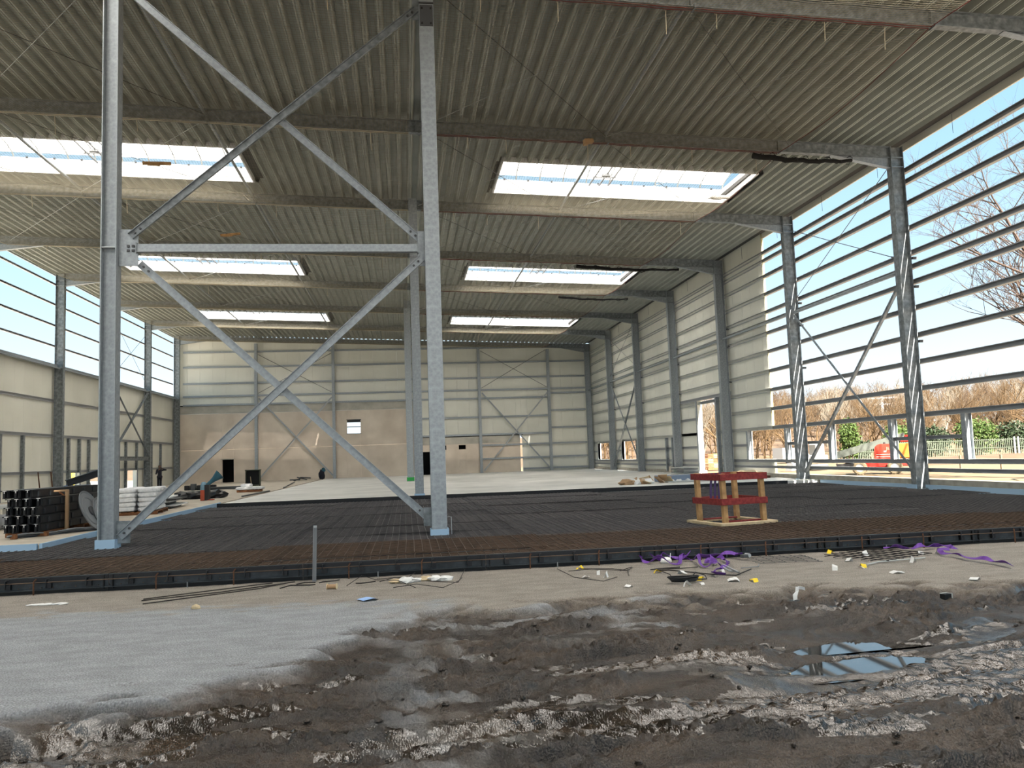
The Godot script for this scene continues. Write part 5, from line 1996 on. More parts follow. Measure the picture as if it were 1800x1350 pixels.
func build_left_store():
	var F := 0.15
	# stack of black edge form profiles
	var turn := -0.02
	var at := Vector3(-9.14, F, -20.75)
	pallet(at + Vector3(0, 0, -0.75), 0.0, "wooden pallet under the near ends of the stacked black profiles", 0.95, 0.95)
	pallet(at + Vector3(-0.02, 0, -3.0), 0.0, "wooden pallet under the far ends of the stacked black profiles", 0.95, 0.95)
	var prof := PackedVector2Array([Vector2(-0.045, -0.10), Vector2(0.045, -0.10), Vector2(0.045, -0.085), Vector2(0.012, -0.085), Vector2(0.012, 0.07), Vector2(0.095, 0.07), Vector2(0.095, 0.095), Vector2(-0.095, 0.095), Vector2(-0.095, 0.07), Vector2(-0.012, 0.07), Vector2(-0.012, -0.085), Vector2(-0.045, -0.085)])
	var src: Node3D = null
	for row in 5:
		for col in 4:
			if row == 4 and col == 3:
				continue
			var p := at + Vector3(-0.34 + col * 0.215 + 0.05 * (row % 2), 0.225 + row * 0.205, 0.10 * sin(row * 2.0 + col * 1.3))
			var lab := "black edge profile in the pallet stack, layer %s, %s from the disc side" % [ORD[row], ORD[3 - col]]
			if src == null:
				src = thing("edge_profile", lab, "profile", p, turn, "stacked black profiles")
				var g := G.new()
				g.prism(prof, Vector3(0, 0, 0), Vector3(1, 0, 0), Vector3(0, 1, 0), Vector3(0, 0, -4.1))
				g.box(Vector3(0, -0.005, -2.08), Vector3(0.15, 0.16, 4.0))
				g.box(Vector3(0.055, -0.01, -2.05), Vector3(0.012, 0.17, 4.0))
				part("profile_bar", g, M.form_black, src)
				g = G.new()
				g.box(Vector3(0, 0.085, 0.006), Vector3(0.085, 0.012, 0.012))
				g.box(Vector3(0, 0.05, 0.006), Vector3(0.012, 0.05, 0.012))
				part("end_tab", g, M.white, src)
				for q in 6:
					g = G.new()
					g.box(Vector3(0.075, -0.02, -0.4 - q * 0.66), Vector3(0.04, 0.13, 0.10))
					part("bracket", g, M.form, src)
			else:
				clone(src, "edge_profile", lab, "stacked black profiles", p, turn)
	var o := thing("edge_profile", "single black edge profile lying askew on top of the stack", "profile", at + Vector3(0.15, 1.38, -3.6), -0.95)
	o.rotation.x = 0.30
	var g := G.new()
	g.prism(prof, Vector3(0, 0, 0.55), Vector3(1, 0, 0), Vector3(0, 1, 0), Vector3(0, 0, -1.3))
	part("profile_bar", g, M.form_black, o)
	g = G.new()
	g.box(Vector3(0.0, 0.0, -0.77), Vector3(0.12, 0.18, 0.02))
	part("end_tab", g, M.grey, o)
	# timber bracket at the side of the stack
	o = thing("timber_bracket", "angled brown timber bracket on the flank of the black stack", "wood", at + Vector3(0.50, 0, -1.35))
	g = G.new()
	g.bbox(Vector3(0, 0.56, 0), Vector3(0.07, 1.02, 0.10), 0.006)
	part("upright", g, M.card, o)
	g = G.new()
	g.bbox(Vector3(-0.16, 1.06, 0.0), Vector3(0.38, 0.05, 0.10), 0.006)
	part("arm", g, M.card, o)
	g = G.new()
	g.bbox(Vector3(-0.1, 0.96, 0.0), Vector3(0.22, 0.04, 0.08), 0.006, Basis(Vector3(0, 0, 1), -0.7))
	part("strut", g, M.wood_brown, o)
	g = G.new()
	g.bbox(Vector3(0, 0.06, 0), Vector3(0.12, 0.12, 0.12), 0.01)
	single("timber_block", g, M.wood_brown, "square brown timber block in front of the black stack", "wood", "", at + Vector3(-0.02, F - 0.15, 0.30))
	# bundle of dark strips on the floor
	o = thing("strip_bundle", "bundle of dark rubber strips on the floor beside the black stack", "strips", at + Vector3(0.35, 0, 0.1))
	for k in 7:
		g = G.new()
		var pts := PackedVector3Array()
		for q in 9:
			pts.append(Vector3(-0.45 + q * 0.19 + 0.03 * sin(q + k), 0.02 + 0.012 * k + 0.02 * sin(q * 1.7 + k * 2.0), 0.1 - q * 0.30 + 0.04 * k))
		g.tube(pts, 0.02, 5)
		part("strip", g, M.grey_dark if k % 3 else M.grey, o)
	# leaning discs
	for k in 2:
		o = thing("trowel_disc", ["large grey power-float disc leaning on the end of the black stack", "second grey disc leaning behind the large one"][k], "disc", Vector3(-8.18 + k * 0.16, F + 0.50 - k * 0.1, -22.4 - k * 0.5), 0.0)
		o.quaternion = Quaternion(Vector3.UP, Vector3(0.95, 0.42, 0.03 + 0.15 * k).normalized())
		g = G.new()
		var R := 0.56 - 0.08 * k
		g.lathe(PackedVector2Array([Vector2(0, -0.012), Vector2(R - 0.05, -0.012), Vector2(R, 0.03), Vector2(R, 0.045), Vector2(R - 0.05, 0.012), Vector2(R * 0.72, 0.012), Vector2(R * 0.70, 0.03), Vector2(R * 0.66, 0.03), Vector2(R * 0.64, 0.012), Vector2(0, 0.012)]), Transform3D.IDENTITY, 36)
		part("plate", g, M.grey, o)
		g = G.new()
		g.lathe(PackedVector2Array([Vector2(0, 0.012), Vector2(0.12, 0.012), Vector2(0.12, 0.05), Vector2(0, 0.05)]), Transform3D.IDENTITY, 16)
		part("hub", g, M.grey_dark, o)
	# stack of grey boards behind the disc
	for k in 9:
		g = G.new()
		g.bbox(Vector3.ZERO, Vector3(1.5, 0.07, 1.1), 0.01)
		single("grey_board", g, M.grey_light if k % 2 else M.black, "%s board in the stack behind the disc, %s from the floor" % ["pale grey" if k % 2 else "dark", ORD[k]], "board", "boards stacked behind the disc", Vector3(-9.75 + 0.03 * sin(k * 3.0), F + 0.05 + k * 0.105, -26.4))
	for k in 8:
		for q in 3:
			g = G.new()
			g.bbox(Vector3.ZERO, Vector3(0.07, 0.034, 0.9), 0.004)
			single("spacer_batten", g, M.wood_brown, "thin batten on the %s board of the stack behind the disc, %s end" % [ORD[k], ["wall", "middle", "inner"][q]], "batten", "battens of the board stack", Vector3(-10.3 + q * 0.55, F + 0.1025 + k * 0.105, -26.4))
	# pallet of white sacks
	pallet(Vector3(-9.15, F, -29.7), 0.12, "wooden pallet under the large stack of white sacks", 1.35, 2.2)
	var sk := [sack(1), sack(2), sack(3)]
	for lay in 5:
		for a in 2:
			for b in 4:
				var s := MeshInstance3D.new()
				s.mesh = sk[(lay + a * 2 + b) % 3]
				s.material_override = M.bag
				s.name = numbered(self, "white_sack")
				add_child(s, true)
				var loc := Vector3(-0.33 + a * 0.66, 0.20 + lay * 0.155, 0.78 - b * 0.52).rotated(Vector3.UP, 0.12)
				s.position = Vector3(-9.15, F, -29.7) + loc
				s.rotation = Vector3(rng.randf_range(-0.03, 0.03), 0.12 + rng.randf_range(-0.08, 0.08), rng.randf_range(-0.04, 0.04))
				tag(s, "white sack in the large pallet stack, layer %s from below, row %s, %s side" % [ORD[lay], ORD[b], ["wall", "inner"][a]], "sack", "white sacks on the large pallet")
	# loose flat stacks further back
	o = thing("sheet_stack", "low stack of dark planks with white sheets beyond the white sacks", "planks", Vector3(-9.7, F, -33.2), 0.1)
	for k in 6:
		g = G.new()
		g.bbox(Vector3(0.2 * sin(k * 2.0), 0.04 + k * 0.075, 0.1 * cos(k * 3.0)), Vector3(1.5, 0.06, 2.3), 0.008, Basis(Vector3.UP, 0.05 * sin(k * 4.0)))
		part("plank", g, M.black if k % 2 == 0 else M.white, o)
	# blue container
	o = thing("blue_bin", "blue plastic bin standing by the opening in the clad wall", "bin", Vector3(-16.6, F, -43.6))
	g = G.new()
	g.bbox(Vector3(0, 0.42, 0), Vector3(0.85, 0.80, 0.75), 0.05)
	part("body", g, M.blue, o)
	g = G.new()
	g.bbox(Vector3(0, 0.80, 0), Vector3(0.93, 0.07, 0.83), 0.02)
	part("rim", g, M.blue, o)
	g = G.new()
	for y in [0.25, 0.55]:
		g.bbox(Vector3(0, y, 0), Vector3(0.88, 0.03, 0.78), 0.01)
	part("rib", g, M.blue, o)
	g = G.new()
	g.bbox(Vector3(0, 0.14, 0), Vector3(2.4, 0.28, 1.2), 0.02)
	single("timber_plinth", g, M.wood, "low timber board stack under the clad wall opening", "wood", "", Vector3(-18.4, F, -47.0))
	# coil of drain hose at the left edge
	o = thing("hose_coil", "grey ribbed drain hose lying at the edge of the floor", "hose", Vector3(-11.6, F, -23.6), 0.35)
	g = G.new()
	var pr := PackedVector2Array()
	for k in 29:
		pr.append(Vector2(0.20 if k % 2 else 0.225, k * 0.075))
	g.lathe(pr, Transform3D(Basis(Vector3(0, 0, 1), -PI / 2), Vector3(-1.2, 0.23, 0)), 16)
	part("pipe", g, M.grey, o)
	g = G.new()
	g.bbox(Vector3.ZERO, Vector3(5.0, 0.14, 0.5), 0.02)
	single("grey_beam", g, M.grey_light, "long pale grey plank behind the black stack", "plank", "", Vector3(-13.6, F + 0.52, -27.0))
	for k in 2:
		g = G.new()
		g.bbox(Vector3(0, 0.22, 0), Vector3(0.3, 0.45, 0.4), 0.01)
		single("concrete_block", g, M.kerb, "concrete block under the pale plank, %s" % ["nearer the wall", "nearer the black stack"][k], "block", "", Vector3(-15.4 + k * 3.2, F, -27.0))


func build_back_floor_things():
	var F := 0.16
	# hopper with teal chute
	var o := thing("chute_mixer", "teal funnel chute leaning up from an orange and black box", "chute", Vector3(-9.1, F, -38.4))
	o.scale = Vector3.ONE * 0.8
	var g := G.new()
	g.bbox(Vector3(-0.10, 0.30, 0), Vector3(0.24, 0.60, 0.45), 0.02)
	part("orange_box", g, M.orange, o)
	g = G.new()
	g.bbox(Vector3(0.13, 0.45, 0.02), Vector3(0.24, 0.88, 0.42), 0.02)
	part("black_box", g, M.black, o)
	g = G.new()
	g.lathe(PackedVector2Array([Vector2(0.20, 0.55), Vector2(0.17, 0.9), Vector2(0.10, 1.05), Vector2(0, 1.05)]), Transform3D(Basis.IDENTITY, Vector3(-0.08, 0, 0)), 14)
	part("hood", g, M.teal_light, o)
	g = G.new()
	var dir := Vector3(0.85, 0.72, -0.1).normalized()
	var bs := Basis(dir.cross(Vector3(0, 0, 1)).normalized(), dir, dir.cross(Vector3(0, 0, 1)).normalized().cross(dir))
	g.lathe(PackedVector2Array([Vector2(0.0, -0.25), Vector2(0.10, -0.25), Vector2(0.11, 0.40), Vector2(0.15, 0.62), Vector2(0.30, 1.05), Vector2(0.28, 1.05), Vector2(0.12, 0.62), Vector2(0.0, 0.5)]), Transform3D(bs, Vector3(0.0, 0.78, 0)), 14)
	part("funnel", g, M.teal, o)
	g = G.new()
	g.bbox(Vector3(0.32, 0.04, 0.1), Vector3(0.4, 0.06, 0.25), 0.01)
	part("foot", g, M.orange, o)
	o = thing("tarpaulin_heap", "low heap of folded black film behind the orange box", "film", Vector3(-9.9, F, -41.0))
	for k in 4:
		g = G.new()
		g.ball(Vector3(-0.7 + k * 0.45, 0.12, 0.1 * sin(k * 2.0)), Vector3(0.55, 0.25 + 0.06 * sin(k * 3.0), 0.5), 14, 0.5, 60 + k)
		part("fold", g, M.black_film, o)
	o = thing("cable_reel_row", "row of small dark boxes on the floor before the concrete wall", "boxes", Vector3(-13.6, F, -56.0))
	for k in 5:
		g = G.new()
		g.bbox(Vector3(-0.8 + k * 0.42, 0.16 + 0.05 * (k % 2), 0.1 * (k % 3)), Vector3(0.34, 0.32 + 0.1 * (k % 2), 0.35), 0.03)
		part("box", g, M.grey_dark if k % 2 else M.black, o)
	o = thing("board_bundle", "flat dark boards on the floor left of the doorway", "boards", Vector3(-11.9, F, -55.6), 0.1)
	for k in 3:
		g = G.new()
		g.bbox(Vector3(0.1 * k, 0.03 + 0.06 * k, 0), Vector3(2.2, 0.05, 0.8), 0.006, Basis(Vector3.UP, 0.1 * k))
		part("board", g, M.grey_dark, o)
	# small pallet with white sacks
	pallet(Vector3(-8.95, F, -48.2), 0.1, "wooden pallet under the few white sacks in front of the concrete wall", 1.35, 1.0)
	var sk := sack(9)
	for k in 7:
		var s := MeshInstance3D.new()
		s.mesh = sk
		s.material_override = M.bag
		s.name = numbered(self, "white_sack")
		add_child(s, true)
		s.position = Vector3(-8.95 - 0.42 + (k % 3) * 0.45 + (0.2 if k > 5 else 0.0), F + 0.2 + (0.15 if k > 5 else 0.0) + 0.005 * k, -48.2 - 0.22 + 0.48 * float(k / 3 % 2))
		s.rotation.y = 0.2 * sin(k * 3.0)
		tag(s, "white sack on the small pallet before the concrete wall, %s" % (["near row, doorway end", "near row, middle", "near row, open end", "far row, doorway end", "far row, middle", "far row, open end", "lying on top"][k]), "sack", "white sacks on the small pallet")
	# open dark crate
	o = thing("open_cabinet", "dark open-fronted crate standing in front of the concrete wall", "crate", Vector3(-10.9, F, -60.0), 0.08)
	g = G.new()
	g.bbox(Vector3(0, 0.08, 0), Vector3(0.95, 0.08, 0.8), 0.01)
	g.bbox(Vector3(0, 1.16, 0), Vector3(1.05, 0.07, 0.85), 0.01)
	part("shelf", g, M.olive, o)
	for s in [-1.0, 1.0]:
		g = G.new()
		g.bbox(Vector3(s * 0.47, 0.6, 0), Vector3(0.06, 1.15, 0.8), 0.01)
		part("side", g, M.olive, o)
	g = G.new()
	g.bbox(Vector3(0, 0.6, -0.38), Vector3(0.92, 1.1, 0.03), 0.005)
	part("back", g, M.black, o)
	g = G.new()
	g.tube(PackedVector3Array([Vector3(-0.12, 0.15, 0.1), Vector3(-0.2, 0.7, -0.1)]), 0.025, 5)
	part("stick", g, M.wood_pale, o)
	# hooded bundle and a bar near the back wall
	o = thing("dark_bundle", "dark upright bundle at the foot of the second back post", "bundle", Vector3(-7.75, F, -76.6))
	g = G.new()
	g.ball(Vector3(0, 0.42, 0), Vector3(0.28, 0.48, 0.25), 14, 0.35, 5)
	part("cover", g, M.cloth_navy, o)
	g = G.new()
	g.ball(Vector3(0.15, 0.85, 0.05), Vector3(0.2, 0.22, 0.18), 10, 0.3, 6)
	part("top_knot", g, M.teal, o)
	o = thing("bar_pile", "dark metal pieces and a long bar lying on the slab before the concrete wall", "scrap", Vector3(-9.4, F, -73.0))
	for k in 4:
		g = G.new()
		g.bbox(Vector3(-0.3 + 0.3 * k, 0.10 + 0.05 * k, 0.0), Vector3(0.9, 0.10, 0.12), 0.01, Basis(Vector3(0, 0, 1), 0.35 * sin(k * 2.0)))
		part("piece", g, M.grey_dark, o)
	g = G.new()
	g.bbox(Vector3(0, 0.03, 0), Vector3(0.10, 0.05, 15.0), 0.005)
	var lb := single("long_batten", g, M.grey_dark, "long dark batten lying along the edge of the poured slab", "batten", "", Vector3(-8.35, F, -60.0))
	lb.rotation.y = 0.09
	g = G.new()
	g.bbox(Vector3(0, 0.03, 0), Vector3(0.12, 0.06, 6.5), 0.005)
	lb = single("long_batten", g, M.grey_dark, "dark batten end near the small pallet of sacks", "batten", "", Vector3(-7.85, F, -44.2))
	lb.rotation.y = -0.03
	# packing waste on the slab
	o = thing("waste_heap", "heap of torn cardboard and film on the slab behind the guard frame", "waste", Vector3(11.5, F, -37.2), 0.1)
	var rr := RandomNumberGenerator.new()
	rr.seed = 12
	for k in 12:
		g = G.new()
		g.bbox(Vector3(rr.randf_range(-1.1, 1.3), 0.05 + rr.randf() * 0.28, rr.randf_range(-0.7, 0.5)), Vector3(rr.randf_range(0.4, 0.75), 0.02, rr.randf_range(0.3, 0.5)), 0.004, Basis.from_euler(Vector3(rr.randf_range(-0.9, 0.9), rr.randf() * 3.0, rr.randf_range(-0.7, 0.7))))
		part("cardboard", g, M.card if k % 3 else M.wood_pale, o)
	for k in 4:
		g = G.new()
		g.ball(Vector3(-1.3 + k * 0.35, 0.1, 0.4 - 0.1 * k), Vector3(0.42, 0.16, 0.3), 12, 0.7, 30 + k)
		part("film", g, M.white if k % 2 else M.card, o)
	o = thing("box_row", "flat bluish grey carton with white rubble on the slab left of the guard frame", "carton", Vector3(13.9, F, -38.6), 0.05)
	g = G.new()
	g.bbox(Vector3(0, 0.16, 0), Vector3(3.2, 0.3, 1.0), 0.02)
	part("carton", g, M.blue_foam_dark, o)
	g = G.new()
	g.bbox(Vector3(0.5, 0.04, 1.1), Vector3(4.2, 0.06, 0.5), 0.01)
	part("board", g, M.grey_light, o)
	for k in 10:
		g = G.new()
		g.ball(Vector3(-1.6 + k * 0.4, 0.06, 0.8 + 0.2 * sin(k * 3.0)), Vector3(0.14, 0.09, 0.12), 8, 0.6, 50 + k)
		part("lump", g, M.white, o)
	o = thing("slat_stack", "stack of grey slats in front of the tall doorway", "slats", Vector3(15.3, F, -43.0), 0.1)
	for k in 7:
		g = G.new()
		g.bbox(Vector3(0.05 * sin(k * 2.0), 0.05 + k * 0.085, 0), Vector3(0.9, 0.06, 1.6), 0.008)
		part("slat", g, M.grey if k % 2 else M.grey_light, o)
	o = thing("pallet_stack", "low rusty pallet with a pale lump behind the guard frame", "pallet", Vector3(17.0, F, -38.4), 0.1)
	g = G.new()
	g.bbox(Vector3(0, 0.07, 0), Vector3(1.8, 0.12, 0.9), 0.01)
	part("deck", g, M.rust, o)
	g = G.new()
	g.ball(Vector3(-0.1, 0.22, 0), Vector3(0.7, 0.2, 0.4), 12, 0.5, 4)
	part("lump", g, M.wood_pale, o)


# ---------------------------------------------------------------- a person, far back by the clad wall
# surface nets over tapered capsules [a, b, ra, rb]
func net_body(bones: Array, cell: float, soft: float, paint: Callable) -> ArrayMesh:
	var lo := Vector3.ONE * 1e9
	var hi := -lo
	for b in bones:
		var m: float = maxf(b[2], b[3]) + cell * 2.0
		for e in [b[0], b[1]]:
			lo = lo.min(e - Vector3.ONE * m)
			hi = hi.max(e + Vector3.ONE * m)
	var n := Vector3i(((hi - lo) / cell).ceil()) + Vector3i.ONE
	var field := PackedFloat32Array()
	field.resize(n.x * n.y * n.z)
	field.fill(1.0)
	for b in bones:
		var m2: float = maxf(b[2], b[3]) + soft * 2.0 + cell
		var p0 := Vector3i(((b[0].min(b[1]) - Vector3.ONE * m2 - lo) / cell).floor()).clamp(Vector3i.ZERO, n - Vector3i.ONE)
		var p1 := Vector3i(((b[0].max(b[1]) + Vector3.ONE * m2 - lo) / cell).ceil()).clamp(Vector3i.ZERO, n - Vector3i.ONE)
		var ab: Vector3 = b[1] - b[0]
		var l2 := maxf(ab.length_squared(), 1e-9)
		for z in range(p0.z, p1.z + 1):
			for y in range(p0.y, p1.y + 1):
				for x in range(p0.x, p1.x + 1):
					var p := lo + Vector3(x, y, z) * cell
					var t := clampf((p - b[0]).dot(ab) / l2, 0.0, 1.0)
					var d := p.distance_to(b[0] + ab * t) - lerpf(b[2], b[3], t)
					var i := (z * n.y + y) * n.x + x
					var f := field[i]
					var h := clampf(0.5 + 0.5 * (f - d) / soft, 0.0, 1.0)
					field[i] = lerpf(f, d, h) - soft * h * (1.0 - h)
	var ids := PackedInt32Array()
	ids.resize(field.size())
	ids.fill(-1)
	var vs := PackedVector3Array()
	var cs := PackedColorArray()
	var step := [1, n.x, n.x * n.y]
	for z in n.z - 1:
		for y in n.y - 1:
			for x in n.x - 1:
				var i := (z * n.y + y) * n.x + x
				var sum := Vector3.ZERO
				var cnt := 0
				for e in 12:
					var ax := e / 4
					var o1 := (ax + 1) % 3
					var o2 := (ax + 2) % 3
					var c := [0, 0, 0]
					c[o1] = e & 1
					c[o2] = (e >> 1) & 1
					var ia: int = i + c[0] * step[0] + c[1] * step[1] + c[2] * step[2]
					var fa := field[ia]
					var fb := field[ia + step[ax]]
					if (fa < 0.0) != (fb < 0.0):
						var q := Vector3(c[0], c[1], c[2])
						q[ax] += fa / (fa - fb)
						sum += q
						cnt += 1
				if cnt > 0:
					ids[i] = vs.size()
					var p := lo + (Vector3(x, y, z) + sum / cnt) * cell
					vs.append(p)
					cs.append(paint.call(p))
	var st := SurfaceTool.new()
	st.begin(Mesh.PRIMITIVE_TRIANGLES)
	st.set_smooth_group(0)
	for k in vs.size():
		st.set_color(cs[k])
		st.add_vertex(vs[k])
	for z in range(1, n.z - 1):
		for y in range(1, n.y - 1):
			for x in range(1, n.x - 1):
				var i := (z * n.y + y) * n.x + x
				for ax in 3:
					var fa := field[i]
					var fb := field[i + step[ax]]
					if (fa < 0.0) == (fb < 0.0):
						continue
					var s1: int = step[(ax + 1) % 3]
					var s2: int = step[(ax + 2) % 3]
					var q := [ids[i], ids[i - s1], ids[i - s1 - s2], ids[i - s2]]
					if fa < 0.0:
						q = [q[0], q[3], q[2], q[1]]
					for k in [0, 1, 2, 0, 2, 3]:
						st.add_index(q[k])
	st.generate_normals()
	return st.commit()


func build_person():
	var o := thing("person", "person in dark jacket and trousers far back, hands raised holding a small camera", "person", Vector3(-17.0, 0.15, -58.9), 0.28)
	var V := func(x: float, y: float, z: float) -> Vector3: return Vector3(x, y, z)
	var bones := [
		[V.call(0, 0.98, 0), V.call(0, 1.18, 0.0), 0.135, 0.125], [V.call(0, 1.18, 0), V.call(0, 1.38, -0.01), 0.125, 0.14],
		[V.call(-0.13, 1.40, -0.01), V.call(0.13, 1.40, -0.01), 0.075, 0.075], [V.call(-0.07, 0.95, 0), V.call(0.07, 0.95, 0), 0.115, 0.115],
		[V.call(0, 1.42, -0.01), V.call(0, 1.53, 0.01), 0.055, 0.05],
		[V.call(-0.085, 0.92, 0), V.call(-0.10, 0.50, 0.02), 0.085, 0.058], [V.call(-0.10, 0.50, 0.02), V.call(-0.11, 0.09, -0.02), 0.058, 0.040],
		[V.call(0.085, 0.92, 0), V.call(0.075, 0.50, 0.05), 0.085, 0.058], [V.call(0.075, 0.50, 0.05), V.call(0.07, 0.09, 0.06), 0.058, 0.040],
		[V.call(-0.11, 0.055, -0.05), V.call(-0.13, 0.04, 0.15), 0.045, 0.036], [V.call(0.07, 0.055, 0.02), V.call(0.08, 0.04, 0.22), 0.045, 0.036],
		[V.call(-0.175, 1.40, -0.01), V.call(-0.225, 1.16, 0.09), 0.056, 0.043], [V.call(-0.225, 1.16, 0.09), V.call(-0.08, 1.41, 0.21), 0.043, 0.031],
		[V.call(0.175, 1.40, -0.01), V.call(0.40, 1.41, 0.06), 0.056, 0.045], [V.call(0.40, 1.41, 0.06), V.call(0.20, 1.50, 0.21), 0.045, 0.032],
	]
	var cloth := Color(0.012, 0.014, 0.022)
	var legs := Color(0.010, 0.010, 0.013)
	var skin := Color(0.16, 0.09, 0.06)
	var paint := func(p: Vector3) -> Color:
		if p.y > 1.475 and absf(p.x) < 0.12 and p.z < 0.15:
			return skin
		if p.y < 0.10:
			return Color(0.03, 0.028, 0.027)
		return legs if p.y < 0.86 else cloth
	var bm := StandardMaterial3D.new()
	bm.vertex_color_use_as_albedo = true
	bm.roughness = 0.85
	var body := net_body(bones, 0.018, 0.03, paint)
	# head and hands on finer grids, joined to the same mesh
	var hd := Vector3(0.0, 1.62, 0.02)
	var head := [[hd + Vector3(0, 0.03, -0.012), hd + Vector3(0, 0.045, 0.0), 0.082, 0.082], [hd + Vector3(0, -0.02, 0.025), hd + Vector3(0, -0.075, 0.04), 0.066, 0.046], [hd + Vector3(0, -0.11, -0.01), hd + Vector3(0, -0.04, -0.01), 0.05, 0.055],
		[hd + Vector3(0, 0.015, 0.085), hd + Vector3(0, -0.022, 0.108), 0.010, 0.014], [hd + Vector3(-0.02, -0.052, 0.086), hd + Vector3(0.02, -0.052, 0.086), 0.009, 0.009], [hd + Vector3(-0.085, 0.01, 0.0), hd + Vector3(-0.088, -0.02, 0.0), 0.014, 0.010], [hd + Vector3(0.085, 0.01, 0.0), hd + Vector3(0.088, -0.02, 0.0), 0.014, 0.010]]
	var st := SurfaceTool.new()
	st.append_from(body, 0, Transform3D.IDENTITY)
	st.append_from(net_body(head, 0.006, 0.012, func(_p): return skin), 0, Transform3D.IDENTITY)
	for s in [-1.0, 1.0]:
		var wr: Vector3 = Vector3(-0.08, 1.41, 0.21) if s < 0 else Vector3(0.20, 1.50, 0.21)
		var to := (Vector3(0.05, 1.56, 0.24) - wr).normalized()
		var up := Vector3(0, 0, 1)
		var side := to.cross(up).normalized()
		var palm := wr + to * 0.075
		var hb := [[wr, palm, 0.026, 0.030], [palm - side * 0.02, palm + side * 0.02, 0.022, 0.022]]
		for f in 4:
			var root: Vector3 = palm + side * (-0.03 + f * 0.02) + to * 0.015
			var l: float = [0.032, 0.038, 0.036, 0.028][f]
			var kn: Vector3 = root + to * l + up * 0.012
			hb.append([root, kn, 0.0095, 0.009])
			hb.append([kn, kn + (to * 0.4 - up * 0.9).normalized() * l * 0.9, 0.009, 0.0075])
		hb.append([wr + to * 0.03 - side * 0.025, palm - side * 0.055 - up * 0.02, 0.011, 0.0095])
		hb.append([palm - side * 0.055 - up * 0.02, palm - side * 0.045 - up * 0.035 + to * 0.03, 0.0095, 0.008])
		st.append_from(net_body(hb, 0.006, 0.006, func(_p): return skin), 0, Transform3D.IDENTITY)
	part("body", st.commit(), bm, o)
	var g := G.new()
	g.ball(hd + Vector3(0, 0.065, -0.022), Vector3(0.093, 0.075, 0.092), 14, 0.06, 2)
	part("hair", g, M.hair, o)
	g = G.new()
	for s in [-1.0, 1.0]:
		g.ball(hd + Vector3(s * 0.032, 0.012, 0.083), Vector3(0.011, 0.008, 0.008), 8)
	part("eye", g, M.black, o)
	var cm := thing("camera_held", "small dark camera held up by the person far back", "camera", Vector3(-17.0, 0.15, -58.9) + Vector3(0.06, 1.55, 0.29).rotated(Vector3.UP, 0.28), 0.28)
	g = G.new()
	g.bbox(Vector3.ZERO, Vector3(0.13, 0.075, 0.05), 0.01)
	part("case", g, M.black, cm)
	g = G.new()
	g.lathe(PackedVector2Array([Vector2(0, 0), Vector2(0.028, 0), Vector2(0.028, 0.05), Vector2(0, 0.05)]), Transform3D(Basis(Vector3.RIGHT, PI / 2), Vector3(0, 0, 0.02)), 12)
	part("lens", g, M.grey_dark, cm)


# ---------------------------------------------------------------- litter and loose steel before the form
func gy(x: float, z: float) -> float:
	return ground_h(x, z)


func ribbon(pts: Array, lift: Array, width: float, twist := 0.0, seed_ := 1) -> G:
	var c := Curve3D.new()
	for k in pts.size():
		c.add_point(Vector3(pts[k][0], gy(pts[k][0], pts[k][1]) + 0.012 + (lift[k % lift.size()] if lift.size() else 0.0), pts[k][1]))
	for k in range(1, pts.size() - 1):
		var t := (c.get_point_position(k + 1) - c.get_point_position(k - 1)) * 0.18
		c.set_point_in(k, -t)
		c.set_point_out(k, t)
	var p := c.tessellate_even_length(4, 0.06)
	var sd := PackedVector3Array()
	for k in p.size():
		var d := (p[mini(k + 1, p.size() - 1)] - p[maxi(k - 1, 0)]).normalized()
		var s := Vector3.UP.cross(d)
		if s.length_squared() < 1e-5:
			s = Vector3.RIGHT
		s = s.normalized()
		var a := twist * sin(k * 0.33 + seed_) + 0.15 * sin(k * 0.9)
		sd.append((s * cos(a) + Vector3.UP * sin(a)).normalized())
		p[k].y += absf(sin(a)) * width * 0.5
	var g := G.new()
	g.strip(p, sd, width, 0.002)
	return g


func wire(pts: Array, lift: Array, r: float, sides := 5) -> G:
	var p := PackedVector3Array()
	for k in pts.size():
		p.append(Vector3(pts[k][0], gy(pts[k][0], pts[k][1]) + r + 0.004 + (lift[k % lift.size()] if lift.size() else 0.0), pts[k][1]))
	var g := G.new()
	g.tube(p, r, sides)
	return g


func scrap(called: String, label: String, cat: String, group: String, x: float, z: float, sx: float, sz: float, turn: float, m: Material, curl := 0.02, y := 0.0):
	var g := G.new()
	var n := 5
	for i in n:
		var a := -0.5 + float(i) / n
		var b := -0.5 + float(i + 1) / n
		var ya := curl * (cos(a * 5.0) + 0.5 * sin(a * 9.0 + x))
		var yb := curl * (cos(b * 5.0) + 0.5 * sin(b * 9.0 + x))
		for s in [0.0, 0.004]:
			g.quad(Vector3(a * sx, ya + s, -sz * 0.5), Vector3(b * sx, yb + s, -sz * 0.5), Vector3(b * sx, yb + s + curl * 0.6, sz * 0.5), Vector3(a * sx, ya + s + curl * 0.6, sz * 0.5), Vector3.UP if s > 0 else Vector3.DOWN)
	var o := single(called, g, m, label, cat, group, Vector3(x, gy(x, z) + 0.012 + y, z))
	o.rotation.y = turn
	o.scale = Vector3.ONE * 0.75
	return o


